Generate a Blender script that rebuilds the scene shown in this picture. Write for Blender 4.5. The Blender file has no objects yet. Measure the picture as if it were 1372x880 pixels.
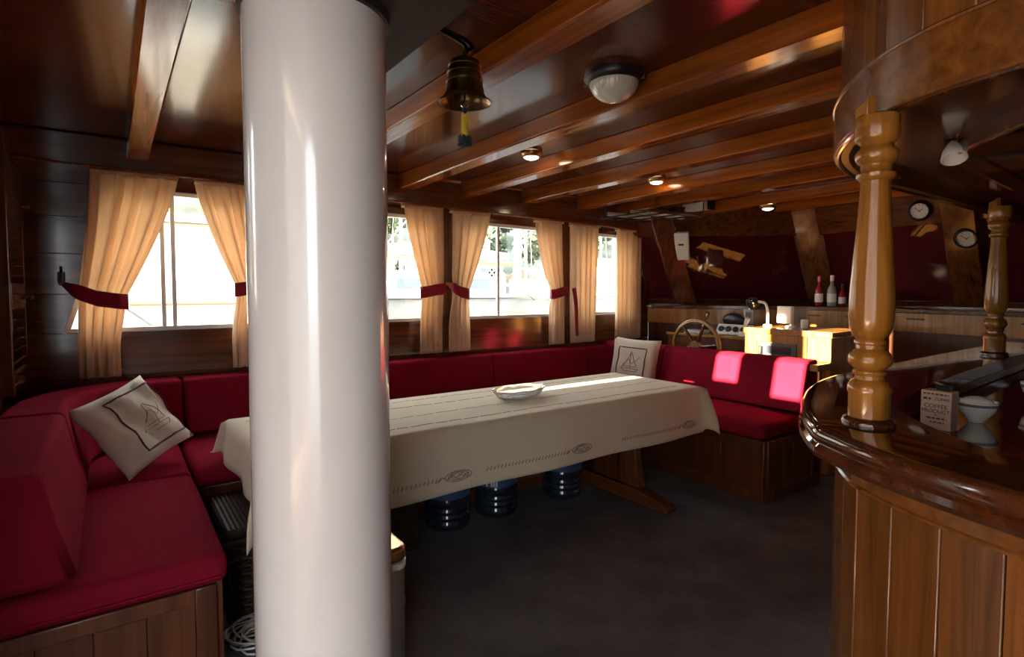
import bpy, bmesh, math, random
from mathutils import Vector, Matrix
random.seed(7)
PI = math.pi
SC = bpy.context.scene
COL = SC.collection

# ------------------------------------------------------------------ camera, sky, sun, exposure
YAW, PITCH, FPX, EYE = math.radians(35.6), math.radians(2.8), 750.0, 1.35
cF = Vector((-math.cos(YAW)*math.cos(PITCH), math.sin(YAW)*math.cos(PITCH), -math.sin(PITCH)))
cR = Vector((math.sin(YAW), math.cos(YAW), 0))
cU = cR.cross(cF)
cam_d = bpy.data.cameras.new('camera'); cam = bpy.data.objects.new('camera', cam_d); COL.objects.link(cam)
cam.matrix_world = Matrix(((cR.x, cU.x, -cF.x, 0), (cR.y, cU.y, -cF.y, 0), (cR.z, cU.z, -cF.z, EYE), (0, 0, 0, 1)))
cam_d.sensor_width = 36; cam_d.lens = FPX/1372*36; cam_d.shift_y = -0.01117
cam_d.clip_start = 0.02; cam_d.clip_end = 1000
SC.camera = cam

world = bpy.data.worlds.new('hazy_sky'); SC.world = world; world.use_nodes = True
wbg = world.node_tree.nodes['Background']
wbg.inputs[0].default_value = (0.90, 0.95, 1.0, 1); wbg.inputs[1].default_value = 9.0

sun_d = bpy.data.lights.new('sun_offscreen', 'SUN'); sun = bpy.data.objects.new('sun_offscreen', sun_d); COL.objects.link(sun)
sun_d.energy = 110; sun_d.angle = math.radians(0.6); sun_d.color = (1.0, 0.83, 0.60)
SUN_EL = math.radians(9.5)
sun.rotation_euler = Vector((0.0, math.cos(SUN_EL), -math.sin(SUN_EL))).to_track_quat('-Z', 'Y').to_euler()
sun.location = (-2, -12, 6)

vs = SC.view_settings
vs.view_transform = 'Standard'; vs.look = 'None'; vs.exposure = 0.15; vs.gamma = 1.0; vs.use_curve_mapping = False
SC.cycles.max_bounces = 10; SC.cycles.diffuse_bounces = 6; SC.cycles.glossy_bounces = 5
SC.cycles.transmission_bounces = 6; SC.cycles.transparent_max_bounces = 12
SC.cycles.sample_clamp_indirect = 8.0
SC.cycles.use_denoising = True

# ------------------------------------------------------------------ materials
def new_mat(name):
    m = bpy.data.materials.new(name); m.use_nodes = True
    nt = m.node_tree
    return m, nt, nt.nodes['Principled BSDF']

def plain(name, col, rough=0.5, metal=0.0, coat=0.0, emit=None, spec=0.5, noise=0.0, nscale=40, bump=0.0):
    m, nt, b = new_mat(name)
    b.inputs['Base Color'].default_value = (*col, 1)
    b.inputs['Roughness'].default_value = rough
    b.inputs['Metallic'].default_value = metal
    b.inputs['Coat Weight'].default_value = coat
    b.inputs['Specular IOR Level'].default_value = spec
    if emit:
        b.inputs['Emission Color'].default_value = (*emit[0], 1); b.inputs['Emission Strength'].default_value = emit[1]
    if noise or bump:
        tc = nt.nodes.new('ShaderNodeTexCoord'); n = nt.nodes.new('ShaderNodeTexNoise')
        n.inputs['Scale'].default_value = nscale; n.inputs['Detail'].default_value = 4
        nt.links.new(tc.outputs['Object'], n.inputs['Vector'])
        if noise:
            r = nt.nodes.new('ShaderNodeValToRGB')
            r.color_ramp.elements[0].position = .3; r.color_ramp.elements[1].position = .7
            r.color_ramp.elements[0].color = (*[c*(1-noise) for c in col], 1)
            r.color_ramp.elements[1].color = (*[min(1, c*(1+noise)) for c in col], 1)
            nt.links.new(n.outputs['Fac'], r.inputs['Fac']); nt.links.new(r.outputs['Color'], b.inputs['Base Color'])
        if bump:
            bp = nt.nodes.new('ShaderNodeBump'); bp.inputs['Strength'].default_value = bump; bp.inputs['Distance'].default_value = .004
            nt.links.new(n.outputs['Fac'], bp.inputs['Height']); nt.links.new(bp.outputs['Normal'], b.inputs['Normal'])
    return m

def wood(name, dark, light, axis='y', rough=0.2, coat=0.6, vary=0.25, grain=1.0, bump=0.06, spec=0.5):
    """varnished timber, the grain running along one axis; every board differs a little"""
    m, nt, b = new_mat(name); N = nt.nodes; L = nt.links
    tc = N.new('ShaderNodeTexCoord'); mp = N.new('ShaderNodeMapping')
    s = {'x': (1.2, 26, 26), 'y': (26, 1.2, 26), 'z': (26, 26, 1.2)}[axis]
    mp.inputs['Scale'].default_value = [v*grain for v in s]
    oi = N.new('ShaderNodeObjectInfo'); ad = N.new('ShaderNodeVectorMath'); ad.operation = 'ADD'
    mul = N.new('ShaderNodeMath'); mul.operation = 'MULTIPLY'; mul.inputs[1].default_value = 37.0
    L.new(oi.outputs['Random'], mul.inputs[0]); L.new(mul.outputs[0], ad.inputs[1])
    L.new(tc.outputs['Object'], mp.inputs['Vector']); L.new(mp.outputs['Vector'], ad.inputs[0])
    n = N.new('ShaderNodeTexNoise'); n.inputs['Scale'].default_value = 1.0; n.inputs['Detail'].default_value = 7
    n.inputs['Roughness'].default_value = .62; n.inputs['Distortion'].default_value = .5
    L.new(ad.outputs[0], n.inputs['Vector'])
    r = N.new('ShaderNodeValToRGB'); r.color_ramp.elements[0].position = .32; r.color_ramp.elements[1].position = .70
    r.color_ramp.elements[0].color = (*dark, 1); r.color_ramp.elements[1].color = (*light, 1)
    L.new(n.outputs['Fac'], r.inputs['Fac'])
    hsv = N.new('ShaderNodeHueSaturation'); mr = N.new('ShaderNodeMapRange')
    mr.inputs['To Min'].default_value = 1-vary; mr.inputs['To Max'].default_value = 1+vary
    L.new(oi.outputs['Random'], mr.inputs['Value']); L.new(mr.outputs[0], hsv.inputs['Value'])
    L.new(r.outputs['Color'], hsv.inputs['Color']); L.new(hsv.outputs['Color'], b.inputs['Base Color'])
    b.inputs['Roughness'].default_value = rough; b.inputs['Coat Weight'].default_value = coat; b.inputs['Specular IOR Level'].default_value = spec
    b.inputs['Coat Roughness'].default_value = max(.05, rough*.5)
    bp = N.new('ShaderNodeBump'); bp.inputs['Strength'].default_value = bump; bp.inputs['Distance'].default_value = .003
    L.new(n.outputs['Fac'], bp.inputs['Height']); L.new(bp.outputs['Normal'], b.inputs['Normal'])
    L.new(bp.outputs['Normal'], b.inputs['Coat Normal'])
    return m

def fabric(name, col, weave=260, rough=.9, noise=.12, bump=.25, sheen=.3, transl=0.0, spec=.15):
    m, nt, b = new_mat(name); N = nt.nodes; L = nt.links
    tc = N.new('ShaderNodeTexCoord')
    n1 = N.new('ShaderNodeTexNoise'); n1.inputs['Scale'].default_value = weave; n1.inputs['Detail'].default_value = 2
    n2 = N.new('ShaderNodeTexNoise'); n2.inputs['Scale'].default_value = 5; n2.inputs['Detail'].default_value = 5
    for n in (n1, n2): L.new(tc.outputs['Object'], n.inputs['Vector'])
    mx = N.new('ShaderNodeMix'); mx.data_type = 'FLOAT'; mx.inputs[0].default_value = .55
    L.new(n1.outputs['Fac'], mx.inputs[2]); L.new(n2.outputs['Fac'], mx.inputs[3])
    r = N.new('ShaderNodeValToRGB'); r.color_ramp.elements[0].position = .3; r.color_ramp.elements[1].position = .7
    r.color_ramp.elements[0].color = (*[c*(1-noise) for c in col], 1); r.color_ramp.elements[1].color = (*[min(1, c*(1+noise)) for c in col], 1)
    L.new(mx.outputs[0], r.inputs['Fac']); L.new(r.outputs['Color'], b.inputs['Base Color'])
    b.inputs['Roughness'].default_value = rough; b.inputs['Specular IOR Level'].default_value = spec
    b.inputs['Sheen Weight'].default_value = sheen
    bp = N.new('ShaderNodeBump'); bp.inputs['Strength'].default_value = bump; bp.inputs['Distance'].default_value = .002
    L.new(n1.outputs['Fac'], bp.inputs['Height']); L.new(bp.outputs['Normal'], b.inputs['Normal'])
    if transl:
        t = N.new('ShaderNodeBsdfTranslucent'); L.new(r.outputs['Color'], t.inputs['Color'])
        ms = N.new('ShaderNodeMixShader'); ms.inputs[0].default_value = transl
        out = N['Material Output']
        L.new(b.outputs[0], ms.inputs[1]); L.new(t.outputs[0], ms.inputs[2]); L.new(ms.outputs[0], out.inputs['Surface'])
    return m

def clear(name, tint=(1, 1, 1), gloss=.08, rough=.02):
    """thin sheet glass: clear, with a mirror film that grows at glancing angles"""
    m, nt, b = new_mat(name); N = nt.nodes; L = nt.links; N.remove(b)
    t = N.new('ShaderNodeBsdfTransparent'); t.inputs['Color'].default_value = (*tint, 1)
    g = N.new('ShaderNodeBsdfGlossy'); g.inputs['Roughness'].default_value = rough
    lw = N.new('ShaderNodeLayerWeight'); lw.inputs['Blend'].default_value = .5      # facing: the same from both sides of the sheet
    pw = N.new('ShaderNodeMath'); pw.operation = 'POWER'; pw.inputs[1].default_value = 5
    fr = N.new('ShaderNodeMath'); fr.operation = 'MULTIPLY_ADD'; fr.inputs[1].default_value = .8; fr.inputs[2].default_value = .04
    L.new(lw.outputs['Facing'], pw.inputs[0]); L.new(pw.outputs[0], fr.inputs[0])
    ms = N.new('ShaderNodeMixShader'); L.new(fr.outputs[0], ms.inputs[0]); L.new(t.outputs[0], ms.inputs[1]); L.new(g.outputs[0], ms.inputs[2])
    L.new(ms.outputs[0], N['Material Output'].inputs['Surface'])
    return m

MAH_D, MAH_L = (.050, .0135, .0042), (.170, .052, .014)
M = {}
M['wood_x'] = wood('varnished_mahogany_x', MAH_D, MAH_L, 'x', rough=.16)
M['wood_y'] = wood('varnished_mahogany_y', MAH_D, MAH_L, 'y', rough=.18)
M['wood_z'] = wood('varnished_mahogany_z', MAH_D, MAH_L, 'z', rough=.22)
M['beam'] = wood('varnished_beam', (.150, .035, .005), (.38, .102, .013), 'x', rough=.17, coat=.15, vary=.12, spec=.32)
M['ceiling'] = wood('varnished_ceiling', (.042, .0085, .0028), (.105, .022, .005), 'y', rough=.16, coat=.10, grain=.8, bump=.05, spec=.30)
M['bar_plank'] = wood('bar_plank_wood', (.090, .029, .006), (.235, .086, .018), 'z', rough=.26, coat=.4, vary=.22)
M['bar_band'] = wood('bar_band_wood', (.10, .033, .007), (.235, .085, .018), 'y', rough=.26, coat=.4, vary=.1)
M['bar_top'] = wood('bar_top_wood', (.045, .013, .0045), (.095, .027, .008), 'y', rough=.09, coat=1.0, vary=.05, bump=0.0)
M['honey'] = wood('honey_turned_wood', (.21, .080, .011), (.42, .18, .028), 'z', rough=.22, coat=.6, vary=.05)
M['console'] = wood('console_wood', (.24, .095, .020), (.46, .20, .045), 'z', rough=.24, coat=.5, vary=.1)
M['dark_wood'] = wood('dark_oiled_wood', (.010, .004, .003), (.026, .010, .007), 'x', rough=.75, coat=.0)
M['base_wood'] = wood('settee_base_wood', (.05, .014, .006), (.15, .045, .015), 'z', rough=.3, coat=.3, vary=.15)
M['red'] = fabric('crimson_upholstery', (.200, .0080, .0215), weave=420, noise=.16, bump=.2, sheen=.0, spec=.02)
M['maroon'] = fabric('maroon_canvas', (.085, .006, .014), weave=200, sheen=.0)
M['tie'] = fabric('crimson_tieback', (.30, .012, .03), weave=400)
M['curtain'] = fabric('cream_curtain', (.86, .67, .47), weave=300, noise=.1, bump=.2, sheen=.1, transl=.5)
M['cloth'] = fabric('cream_tablecloth', (.74, .63, .46), weave=330, noise=.06, bump=.15, sheen=.1, transl=.12)
M['linen'] = fabric('linen_pillow', (.62, .52, .40), weave=300, noise=.1, bump=.3)
M['stitch'] = fabric('maroon_stitching', (.10, .012, .018), weave=300)
M['brown_stitch'] = fabric('brown_stitching', (.20, .12, .08), weave=300)
M['carpet'] = fabric('charcoal_carpet', (.125, .120, .125), weave=180, noise=.45, bump=.9, sheen=.0)
M['white_gloss'] = plain('white_gloss_paint', (.80, .76, .75), rough=.22, coat=.8, noise=.02, nscale=6)
M['white_plastic'] = plain('white_plastic', (.78, .77, .74), rough=.4)
M['grey_plastic'] = plain('grey_plastic', (.32, .33, .34), rough=.45)
M['black_plastic'] = plain('black_plastic', (.012, .012, .014), rough=.35)
M['black_rubber'] = plain('black_rubber', (.02, .02, .022), rough=.6)
M['brass'] = plain('aged_brass', (.42, .28, .11), rough=.3, metal=1.0, noise=.35, nscale=30)
M['old_brass'] = plain('dark_brass', (.09, .065, .035), rough=.45, metal=1.0, noise=.3, nscale=30)
M['bell_brass'] = plain('bell_brass', (.24, .165, .07), rough=.33, metal=1.0, noise=.35, nscale=40)
M['steel'] = plain('brushed_steel', (.62, .60, .56), rough=.3, metal=1.0)
M['chrome'] = plain('chrome', (.8, .8, .8), rough=.1, metal=1.0)
M['glass'] = clear('window_glass', (.97, .98, .97))
M['dial'] = plain('clock_dial', (.72, .70, .64), rough=.4)
M['lamp_on'] = plain('lit_lamp_glass', (1, .93, .8), emit=((1.0, .80, .50), 30.0))
M['frosted'] = plain('frosted_lamp_glass', (.55, .52, .48), rough=.18, coat=.5)
M['water_blue'] = plain('blue_water_bottle', (.012, .020, .038), rough=.12, coat=.6)
M['label_blue'] = plain('blue_bottle_label', (.035, .075, .17), rough=.4)
M['label_white'] = plain('white_print', (.7, .7, .72), rough=.5)
M['label_red'] = plain('red_print', (.45, .03, .04), rough=.5)
M['wicker'] = plain('dark_wicker', (.055, .033, .020), rough=.6, noise=.4, nscale=60)
M['yellow'] = fabric('yellow_cord', (.62, .42, .03), weave=400)
M['black_cord'] = fabric('black_cord', (.012, .012, .016), weave=400)
M['box'] = plain('pink_cream_card', (.62, .44, .34), rough=.6)
M['box_side'] = plain('rose_card', (.45, .30, .26), rough=.6)
M['ink'] = plain('dark_ink', (.06, .025, .03), rough=.6)
M['china'] = plain('white_china', (.8, .79, .77), rough=.15, coat=.5)
M['china_band'] = plain('blue_grey_band', (.12, .13, .2), rough=.2)
M['red_glass'] = plain('red_bottle', (.30, .02, .03), rough=.08, coat=.5)
M['pale_glass'] = plain('pale_bottle', (.35, .36, .34), rough=.06, coat=.6)
M['foil'] = plain('bottle_cap_foil', (.55, .12, .12), rough=.3, metal=.6)
M['crystal'] = None
def crystal():
    m, nt, b = new_mat('clear_cut_glass')
    b.inputs['Base Color'].default_value = (.95, .96, .96, 1); b.inputs['Roughness'].default_value = .06
    b.inputs['Transmission Weight'].default_value = .75; b.inputs['IOR'].default_value = 1.48
    return m
M['crystal'] = crystal()
M['paper'] = plain('chart_paper', (.62, .62, .60), rough=.7)
M['cable'] = plain('white_cable', (.55, .54, .50), rough=.5)
M['radio'] = plain('dark_radio_panel', (.07, .07, .075), rough=.45)
M['screen'] = plain('dark_screen', (.03, .035, .045), rough=.15)

# ------------------------------------------------------------------ mesh builder
class MB:
    def __init__(s): s.v = []; s.f = []
    def add(s, vs_, fs):
        o = len(s.v); s.v += [tuple(p) for p in vs_]; s.f += [tuple(i+o for i in f) for f in fs]; return s
    def box(s, x0, x1, y0, y1, z0, z1):
        return s.add([(x0,y0,z0),(x1,y0,z0),(x1,y1,z0),(x0,y1,z0),(x0,y0,z1),(x1,y0,z1),(x1,y1,z1),(x0,y1,z1)],
                     [(0,3,2,1),(4,5,6,7),(0,1,5,4),(1,2,6,5),(2,3,7,6),(3,0,4,7)])
    def obox(s, c, sx, sy, sz, rz=0, rx=0, ry=0):
        R = Matrix.Rotation(rz, 3, 'Z') @ Matrix.Rotation(ry, 3, 'Y') @ Matrix.Rotation(rx, 3, 'X')
        q = [Vector(c) + R @ Vector((a*sx/2, b*sy/2, d*sz/2)) for d in (-1,1) for a,b in ((-1,-1),(1,-1),(1,1),(-1,1))]
        return s.add(q, [(0,3,2,1),(4,5,6,7),(0,1,5,4),(1,2,6,5),(2,3,7,6),(3,0,4,7)])
    def hexa(s, q):   # 8 points: bottom ring then top ring
        return s.add(q, [(0,3,2,1),(4,5,6,7),(0,1,5,4),(1,2,6,5),(2,3,7,6),(3,0,4,7)])
    def prism(s, poly, d):   # poly: 3d points, extruded by vector d
        n = len(poly); d = Vector(d); a = [Vector(p) for p in poly]
        s.add(a + [p+d for p in a], [tuple(range(n-1,-1,-1)), tuple(range(n, 2*n))] + [(i,(i+1)%n,(i+1)%n+n,i+n) for i in range(n)])
        return s
    def tube(s, pts, r, n=8, caps=True, closed=False):
        pts = [Vector(p) for p in pts]; k = len(pts)
        rr = r if isinstance(r, (list, tuple)) else [r]*k
        vs_, fs = [], []; up = None
        for i, p in enumerate(pts):
            if closed: t = (pts[(i+1)%k] - pts[i-1])
            else: t = pts[min(i+1, k-1)] - pts[max(i-1, 0)]
            t.normalize()
            if up is None: up = t.orthogonal().normalized()
            else:
                up = (up - t*up.dot(t)); up = up.normalized() if up.length > 1e-6 else t.orthogonal().normalized()
            b = t.cross(up)
            for j in range(n):
                a = 2*PI*j/n; vs_.append(p + (up*math.cos(a) + b*math.sin(a))*rr[i])
        last = k if closed else k-1
        for i in range(last):
            for j in range(n):
                i2 = (i+1) % k
                fs.append((i*n+j, i*n+(j+1)%n, i2*n+(j+1)%n, i2*n+j))
        if caps and not closed:
            fs.append(tuple(range(n-1,-1,-1))); fs.append(tuple((k-1)*n+j for j in range(n)))
        return s.add(vs_, fs)
    def lathe(s, prof, c=(0,0,0), n=24, caps=True, ax=None):   # prof: (r, h); ax: axis vector
        c = Vector(c); az = Vector(ax or (0,0,1)).normalized()
        q = az.to_track_quat('Z', 'Y').to_matrix()
        vs_ = [c + q @ Vector((r*math.cos(2*PI*j/n), r*math.sin(2*PI*j/n), h)) for r, h in prof for j in range(n)]
        fs = [(i*n+j, i*n+(j+1)%n, (i+1)*n+(j+1)%n, (i+1)*n+j) for i in range(len(prof)-1) for j in range(n)]
        if caps:
            fs.append(tuple(range(n-1,-1,-1))); fs.append(tuple((len(prof)-1)*n+j for j in range(n)))
        return s.add(vs_, fs)
    def grid(s, fn, nu, nv):
        vs_ = [fn(i/nu, j/nv) for i in range(nu+1) for j in range(nv+1)]
        fs = [(i*(nv+1)+j, (i+1)*(nv+1)+j, (i+1)*(nv+1)+j+1, i*(nv+1)+j+1) for i in range(nu) for j in range(nv)]
        return s.add(vs_, fs)
    def ell(s, c, rx, ry, rz, n=16, m=10):
        pr = [(max(1e-4, math.sin(PI*i/m)), -math.cos(PI*i/m)) for i in range(m+1)]
        vs_ = [(c[0]+rx*r*math.cos(2*PI*j/n), c[1]+ry*r*math.sin(2*PI*j/n), c[2]+rz*h) for r, h in pr for j in range(n)]
        fs = [(i*n+j, i*n+(j+1)%n, (i+1)*n+(j+1)%n, (i+1)*n+j) for i in range(m) for j in range(n)]
        return s.add(vs_, fs)
    def mesh(s, name, off=(0,0,0), smooth=35):
        me = bpy.data.meshes.new(name)
        ox, oy, oz = off
        me.from_pydata([(x-ox, y-oy, z-oz) for x, y, z in s.v], [], s.f)
        bm = bmesh.new(); bm.from_mesh(me); bmesh.ops.recalc_face_normals(bm, faces=bm.faces); bm.to_mesh(me); bm.free()
        if smooth:
            for p in me.polygons: p.use_smooth = True
            me.set_sharp_from_angle(angle=math.radians(smooth))
        return me
    def center(s):
        xs, ys, zs = zip(*s.v)
        return ((min(xs)+max(xs))/2, (min(ys)+max(ys))/2, min(zs))

def obj(name, mb, mat, parent=None, bevel=0, seg=2, sub=0, solid=0, smooth=35):
    off = mb.center()
    o = bpy.data.objects.new(name, mb.mesh(name, off, smooth)); COL.objects.link(o)
    o.data.materials.append(M[mat] if isinstance(mat, str) else mat)
    if parent is not None:
        o.parent = parent
        pl = wloc(parent); o.location = (off[0]-pl[0], off[1]-pl[1], off[2]-pl[2])
    else: o.location = off
    if solid:
        d = o.modifiers.new('thickness', 'SOLIDIFY'); d.thickness = solid; d.offset = 0
    if bevel:
        d = o.modifiers.new('rounded_edges', 'BEVEL'); d.width = bevel; d.segments = seg; d.limit_method = 'ANGLE'; d.angle_limit = math.radians(40)
    if sub:
        d = o.modifiers.new('smooth', 'SUBSURF'); d.levels = sub; d.render_levels = sub
    return o
def wloc(o):
    p = Vector(o.location)
    while o.parent: o = o.parent; p = p + Vector(o.location)
    return p
def thing(name, label, cat, loc, group=None):
    o = bpy.data.objects.new(name, None); COL.objects.link(o); o.location = loc; o.empty_display_size = .05
    o['label'] = label; o['category'] = cat
    if group: o['group'] = group
    return o
def tag(o, label, cat, group=None):
    o['label'] = label; o['category'] = cat
    if group: o['group'] = group
    return o
def struct(name, label, loc=(0,0,0), o=None):
    if o is None:
        o = bpy.data.objects.new(name, None); COL.objects.link(o); o.location = loc; o.empty_display_size = .05
    o['kind'] = 'structure'; o['label'] = label; o['category'] = name.split('_')[0]
    return o
def copy_tree(o, loc, label=None, parent=None):
    c = o.copy(); COL.objects.link(c); c.parent = parent
    if parent is None: c.location = loc
    if label: c['label'] = label
    for ch in o.children: copy_tree(ch, None, None, c)
    return c
def crom(pts, n=8):
    P = [Vector(p) for p in pts]; P = [P[0]*2-P[1]] + P + [P[-1]*2-P[-2]]; out = []
    for i in range(1, len(P)-2):
        a, b, c, d = P[i-1:i+3]
        for k in range(n):
            t = k/n
            out.append(.5*((2*b) + (c-a)*t + (2*a-5*b+4*c-d)*t*t + (3*b-a-3*c+d)*t**3))
    out.append(P[-2]); return out
def offset(pts, d):   # 2d polyline offset to its left by d
    out = []
    for i, p in enumerate(pts):
        t = (pts[min(i+1, len(pts)-1)] - pts[max(i-1, 0)]); t = Vector((t.x, t.y)).normalized()
        out.append(Vector((p.x - t.y*d, p.y + t.x*d)))
    return out
def lerp(a, b, t): return a + (b-a)*t
def sstep(t): t = max(0, min(1, t)); return t*t*(3-2*t)
def text(name, s, size, mat, parent, loc, rot, ext=.0004, align='CENTER'):
    c = bpy.data.curves.new(name, 'FONT'); c.body = s; c.size = size; c.extrude = ext; c.align_x = align; c.align_y = 'CENTER'
    t = bpy.data.objects.new('tmp', c); COL.objects.link(t)
    bpy.context.view_layer.update()
    me = bpy.data.meshes.new_from_object(t.evaluated_get(bpy.context.evaluated_depsgraph_get()))
    bpy.data.objects.remove(t); bpy.data.curves.remove(c)
    o = bpy.data.objects.new(name, me); COL.objects.link(o); me.materials.clear(); me.materials.append(M[mat])
    o.parent = parent; pl = wloc(parent); o.location = Vector(loc)-pl; o.rotation_euler = rot
    return o

# ================================================================== THE SETTING
WX = -3.87                                      # inner face of the port wall
def hz(y): return 2.0 - .018*y                  # underside of the header along the windows
def wt(y): return 1.93 - .012*y                 # tops of the windows
SILL = 1.112
CEIL = 2.17

fl = obj('floor', MB().box(-4.0, 1.85, -.46, 6.2, -.06, 0), 'carpet'); struct('floor', 'charcoal grey carpet covering the saloon floor', o=fl)

# --- port wall: boards below and beside the windows, posts between them
wl = struct('wall_left', 'varnished mahogany wall with curtained windows above the settee', (WX, 2, 0))
for z0, z1 in ((0, .3), (.3, .6), (.6, .86), (.86, SILL)):
    obj('plank', MB().box(WX-.08, WX, -.42, 4.5, z0+.0005, z1-.0005), 'wood_y', wl, bevel=.0012, seg=1)
for z0, z1 in ((SILL, 1.325), (1.325, 1.545), (1.545, 1.745), (1.745, 1.925), (1.925, 2.02)):
    e0, e1 = -.215+.3*(z0-SILL), -.215+.3*(z1-SILL)
    obj('plank', MB().prism([(WX, -.42, z0+.001), (WX, e0, z0+.001), (WX, e1, z1-.001), (WX, -.42, z1-.001)], (-.08, 0, 0)), 'wood_y', wl, bevel=.0012, seg=1)
obj('backing', MB().box(WX-.095, WX-.078, -.42, 4.5, 0, SILL-.01), 'dark_wood', wl)
obj('backing', MB().prism([(WX-.078, -.42, SILL-.01), (WX-.078, -.225, SILL-.01), (WX-.078, .01, 1.99), (WX-.078, -.42, 1.99)], (-.017, 0, 0)), 'dark_wood', wl)
BAYS = [(-.215, .80), (.98, 2.03), (2.24, 3.27), (3.45, 4.20)]
for y0, y1 in ((.80, .98), (2.03, 2.24), (3.27, 3.45), (4.20, 4.5)):
    obj('post', MB().box(WX-.08, WX+.012, y0, y1, SILL, hz(y1)+.03), 'wood_z', wl, bevel=.006)
for y0, y1 in BAYS:
    obj('lintel', MB().hexa([(WX-.08, y0, wt(y0)), (WX, y0, wt(y0)), (WX, y1, wt(y1)), (WX-.08, y1, wt(y1)),
                             (WX-.08, y0, 2.1), (WX, y0, 2.1), (WX, y1, 2.1), (WX-.08, y1, 2.1)]), 'wood_y', wl)
hd = MB().hexa([(WX-.02, -.41, hz(-.41)), (WX+.13, -.41, hz(-.41)), (WX+.13, 4.5, hz(4.5)), (WX-.02, 4.5, hz(4.5)),
                (WX-.02, -.41, CEIL), (WX+.13, -.41, CEIL), (WX+.13, 4.5, CEIL), (WX-.02, 4.5, CEIL)])
tr = obj('trim_1', hd, 'wood_y', bevel=.008); struct('trim_1', 'long varnished header board under the ceiling above the windows', o=tr)
obj('bead', MB().tube([(WX+.132, -.4, hz(-.4)+.006), (WX+.132, 4.5, hz(4.5)+.006)], .007, 6), 'beam', tr)

# --- the four side windows
def side_window(n, y0, y1, label, slant=False, mull=()):
    w = struct('window_%d' % n, label, (WX-.06, (y0+y1)/2, SILL))
    sl = .3*(wt(y0)-SILL) if slant else 0
    x0, x1, t = WX-.075, WX-.03, .022
    q = [(y0, SILL), (y1, SILL), (y1, wt(y1)), (y0+sl, wt(y0))]
    qi = [(y0+t+(.01 if slant else 0), SILL+t), (y1-t, SILL+t), (y1-t, wt(y1)-t), (y0+sl+t, wt(y0)-t)]
    mb = MB()
    mb.add([(x1, *p) for p in q] + [(x1, *p) for p in qi] + [(x0, *p) for p in q] + [(x0, *p) for p in qi],
           [(i, (i+1) % 4, (i+1) % 4+4, i+4) for i in range(4)] + [(i+8, (i+1) % 4+8, (i+1) % 4+12, i+12) for i in range(4)]
           + [(i+4, (i+1) % 4+4, (i+1) % 4+12, i+12) for i in range(4)] + [(i, (i+1) % 4, (i+1) % 4+8, i+8) for i in range(4)])
    obj('window_frame', mb, 'white_plastic', w, smooth=0)
    pa = obj('pane', MB().prism([(WX-.05, *p) for p in qi], (-.005, 0, 0)), 'glass', w)
    for m_ in mull:
        obj('mullion', MB().box(WX-.065, WX-.042, m_-.011, m_+.011, SILL+t, wt(m_)-t), 'white_plastic', w)
    return w, pa
side_window(1, *BAYS[0], 'sloping-sided window looking onto a cream boat cabin', True, (.255, .31))
side_window(2, *BAYS[1], 'window half hidden by the white mast, looking onto rigging', False, (1.62,))
w3, pane3 = side_window(3, *BAYS[2], 'window with a small dark sticker, looking onto a wooded hillside', False, (2.66,))
side_window(4, *BAYS[3], 'narrow window next to the windscreen corner', False)
st = MB()
for a, b in ((0, .024), (0, -.024), (.024, 0), (-.024, 0)):
    st.lathe([(.0145, 0), (.0145, .0012)], (WX-.049, 2.598+a, 1.492+b), 4, ax=(1, 0, 0))
obj('sticker', st, 'ink', w3)

# --- aft bulkhead: louvred door at the settee corner, three windows, an open doorway behind the camera
wb = struct('wall_back', 'aft mahogany bulkhead with a louvred door in its corner', (-2, -.43, 0))
AY0, AY1 = -.46, -.40
AW = [(-2.85, -2.76, 1.10, 1.31), (-2.585, -2.395, 1.36, 1.95), (-2.11, -1.91, 1.30, 1.95)]
def ab(x0, x1, z0, z1): obj('panel', MB().box(x0, x1, AY0, AY1, z0, z1), 'wood_z', wb)
ab(-3.95, -3.90, 0, CEIL); ab(-3.90, -3.28, 0, .80); ab(-3.90, -3.28, 2.06, CEIL); ab(-3.28, AW[0][0], 0, CEIL)
for i, (x0, x1, z0, z1) in enumerate(AW):
    ab(x0, x1, 0, z0); ab(x0, x1, z1, CEIL)
    nx = AW[i+1][0] if i+1 < len(AW) else -.95
    ab(x1, nx, 0, CEIL)
    w = struct('window_%d' % (9+i), 'narrow aft window above the settee back', ((x0+x1)/2, AY0, z0))
    obj('pane', MB().box(x0, x1, AY0+.02, AY0+.025, z0, z1), 'glass', w)
ab(-.95, 1.0, 2.10, CEIL); ab(1.0, 1.85, 0, CEIL)
# the louvred door
d1 = struct('door_1', 'dark louvred cupboard door in the corner beside the window', (-3.6, -.40, .8))
DX0, DX1 = -3.895, -3.29
for x0, x1, z0, z1 in ((DX0, DX0+.055, .87, 2.05), (DX1-.055, DX1, .87, 2.05), (DX0+.055, DX1-.055, .87, .92), (DX0+.055, DX1-.055, 1.26, 1.38), (DX0+.055, DX1-.055, 1.97, 2.05)):
    obj('stile' if x1-x0 < .1 else 'rail', MB().box(x0, x1, -.44, -.362, z0, z1), 'wood_z' if x1-x0 < .1 else 'wood_x', d1, bevel=.003)
sl0 = None
for z0, z1 in ((.92, 1.26), (1.38, 1.97)):
    k = int((z1-z0)/.048)
    for i in range(k):
        z = z0 + (i+.5)*(z1-z0)/k
        if sl0 is None:
            sl0 = obj('slat', MB().obox(((DX0+DX1)/2, -.388, z), DX1-DX0-.11, .010, .056, rx=math.radians(-42)), 'wood_x', d1)
            zz = z
        else:
            c = sl0.copy(); COL.objects.link(c); c.parent = d1; c.location = sl0.location + Vector((0, 0, z-zz))
obj('door_back', MB().box(-3.90, -3.275, -.458, -.441, .79, 2.07), 'dark_wood', d1)
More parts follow.
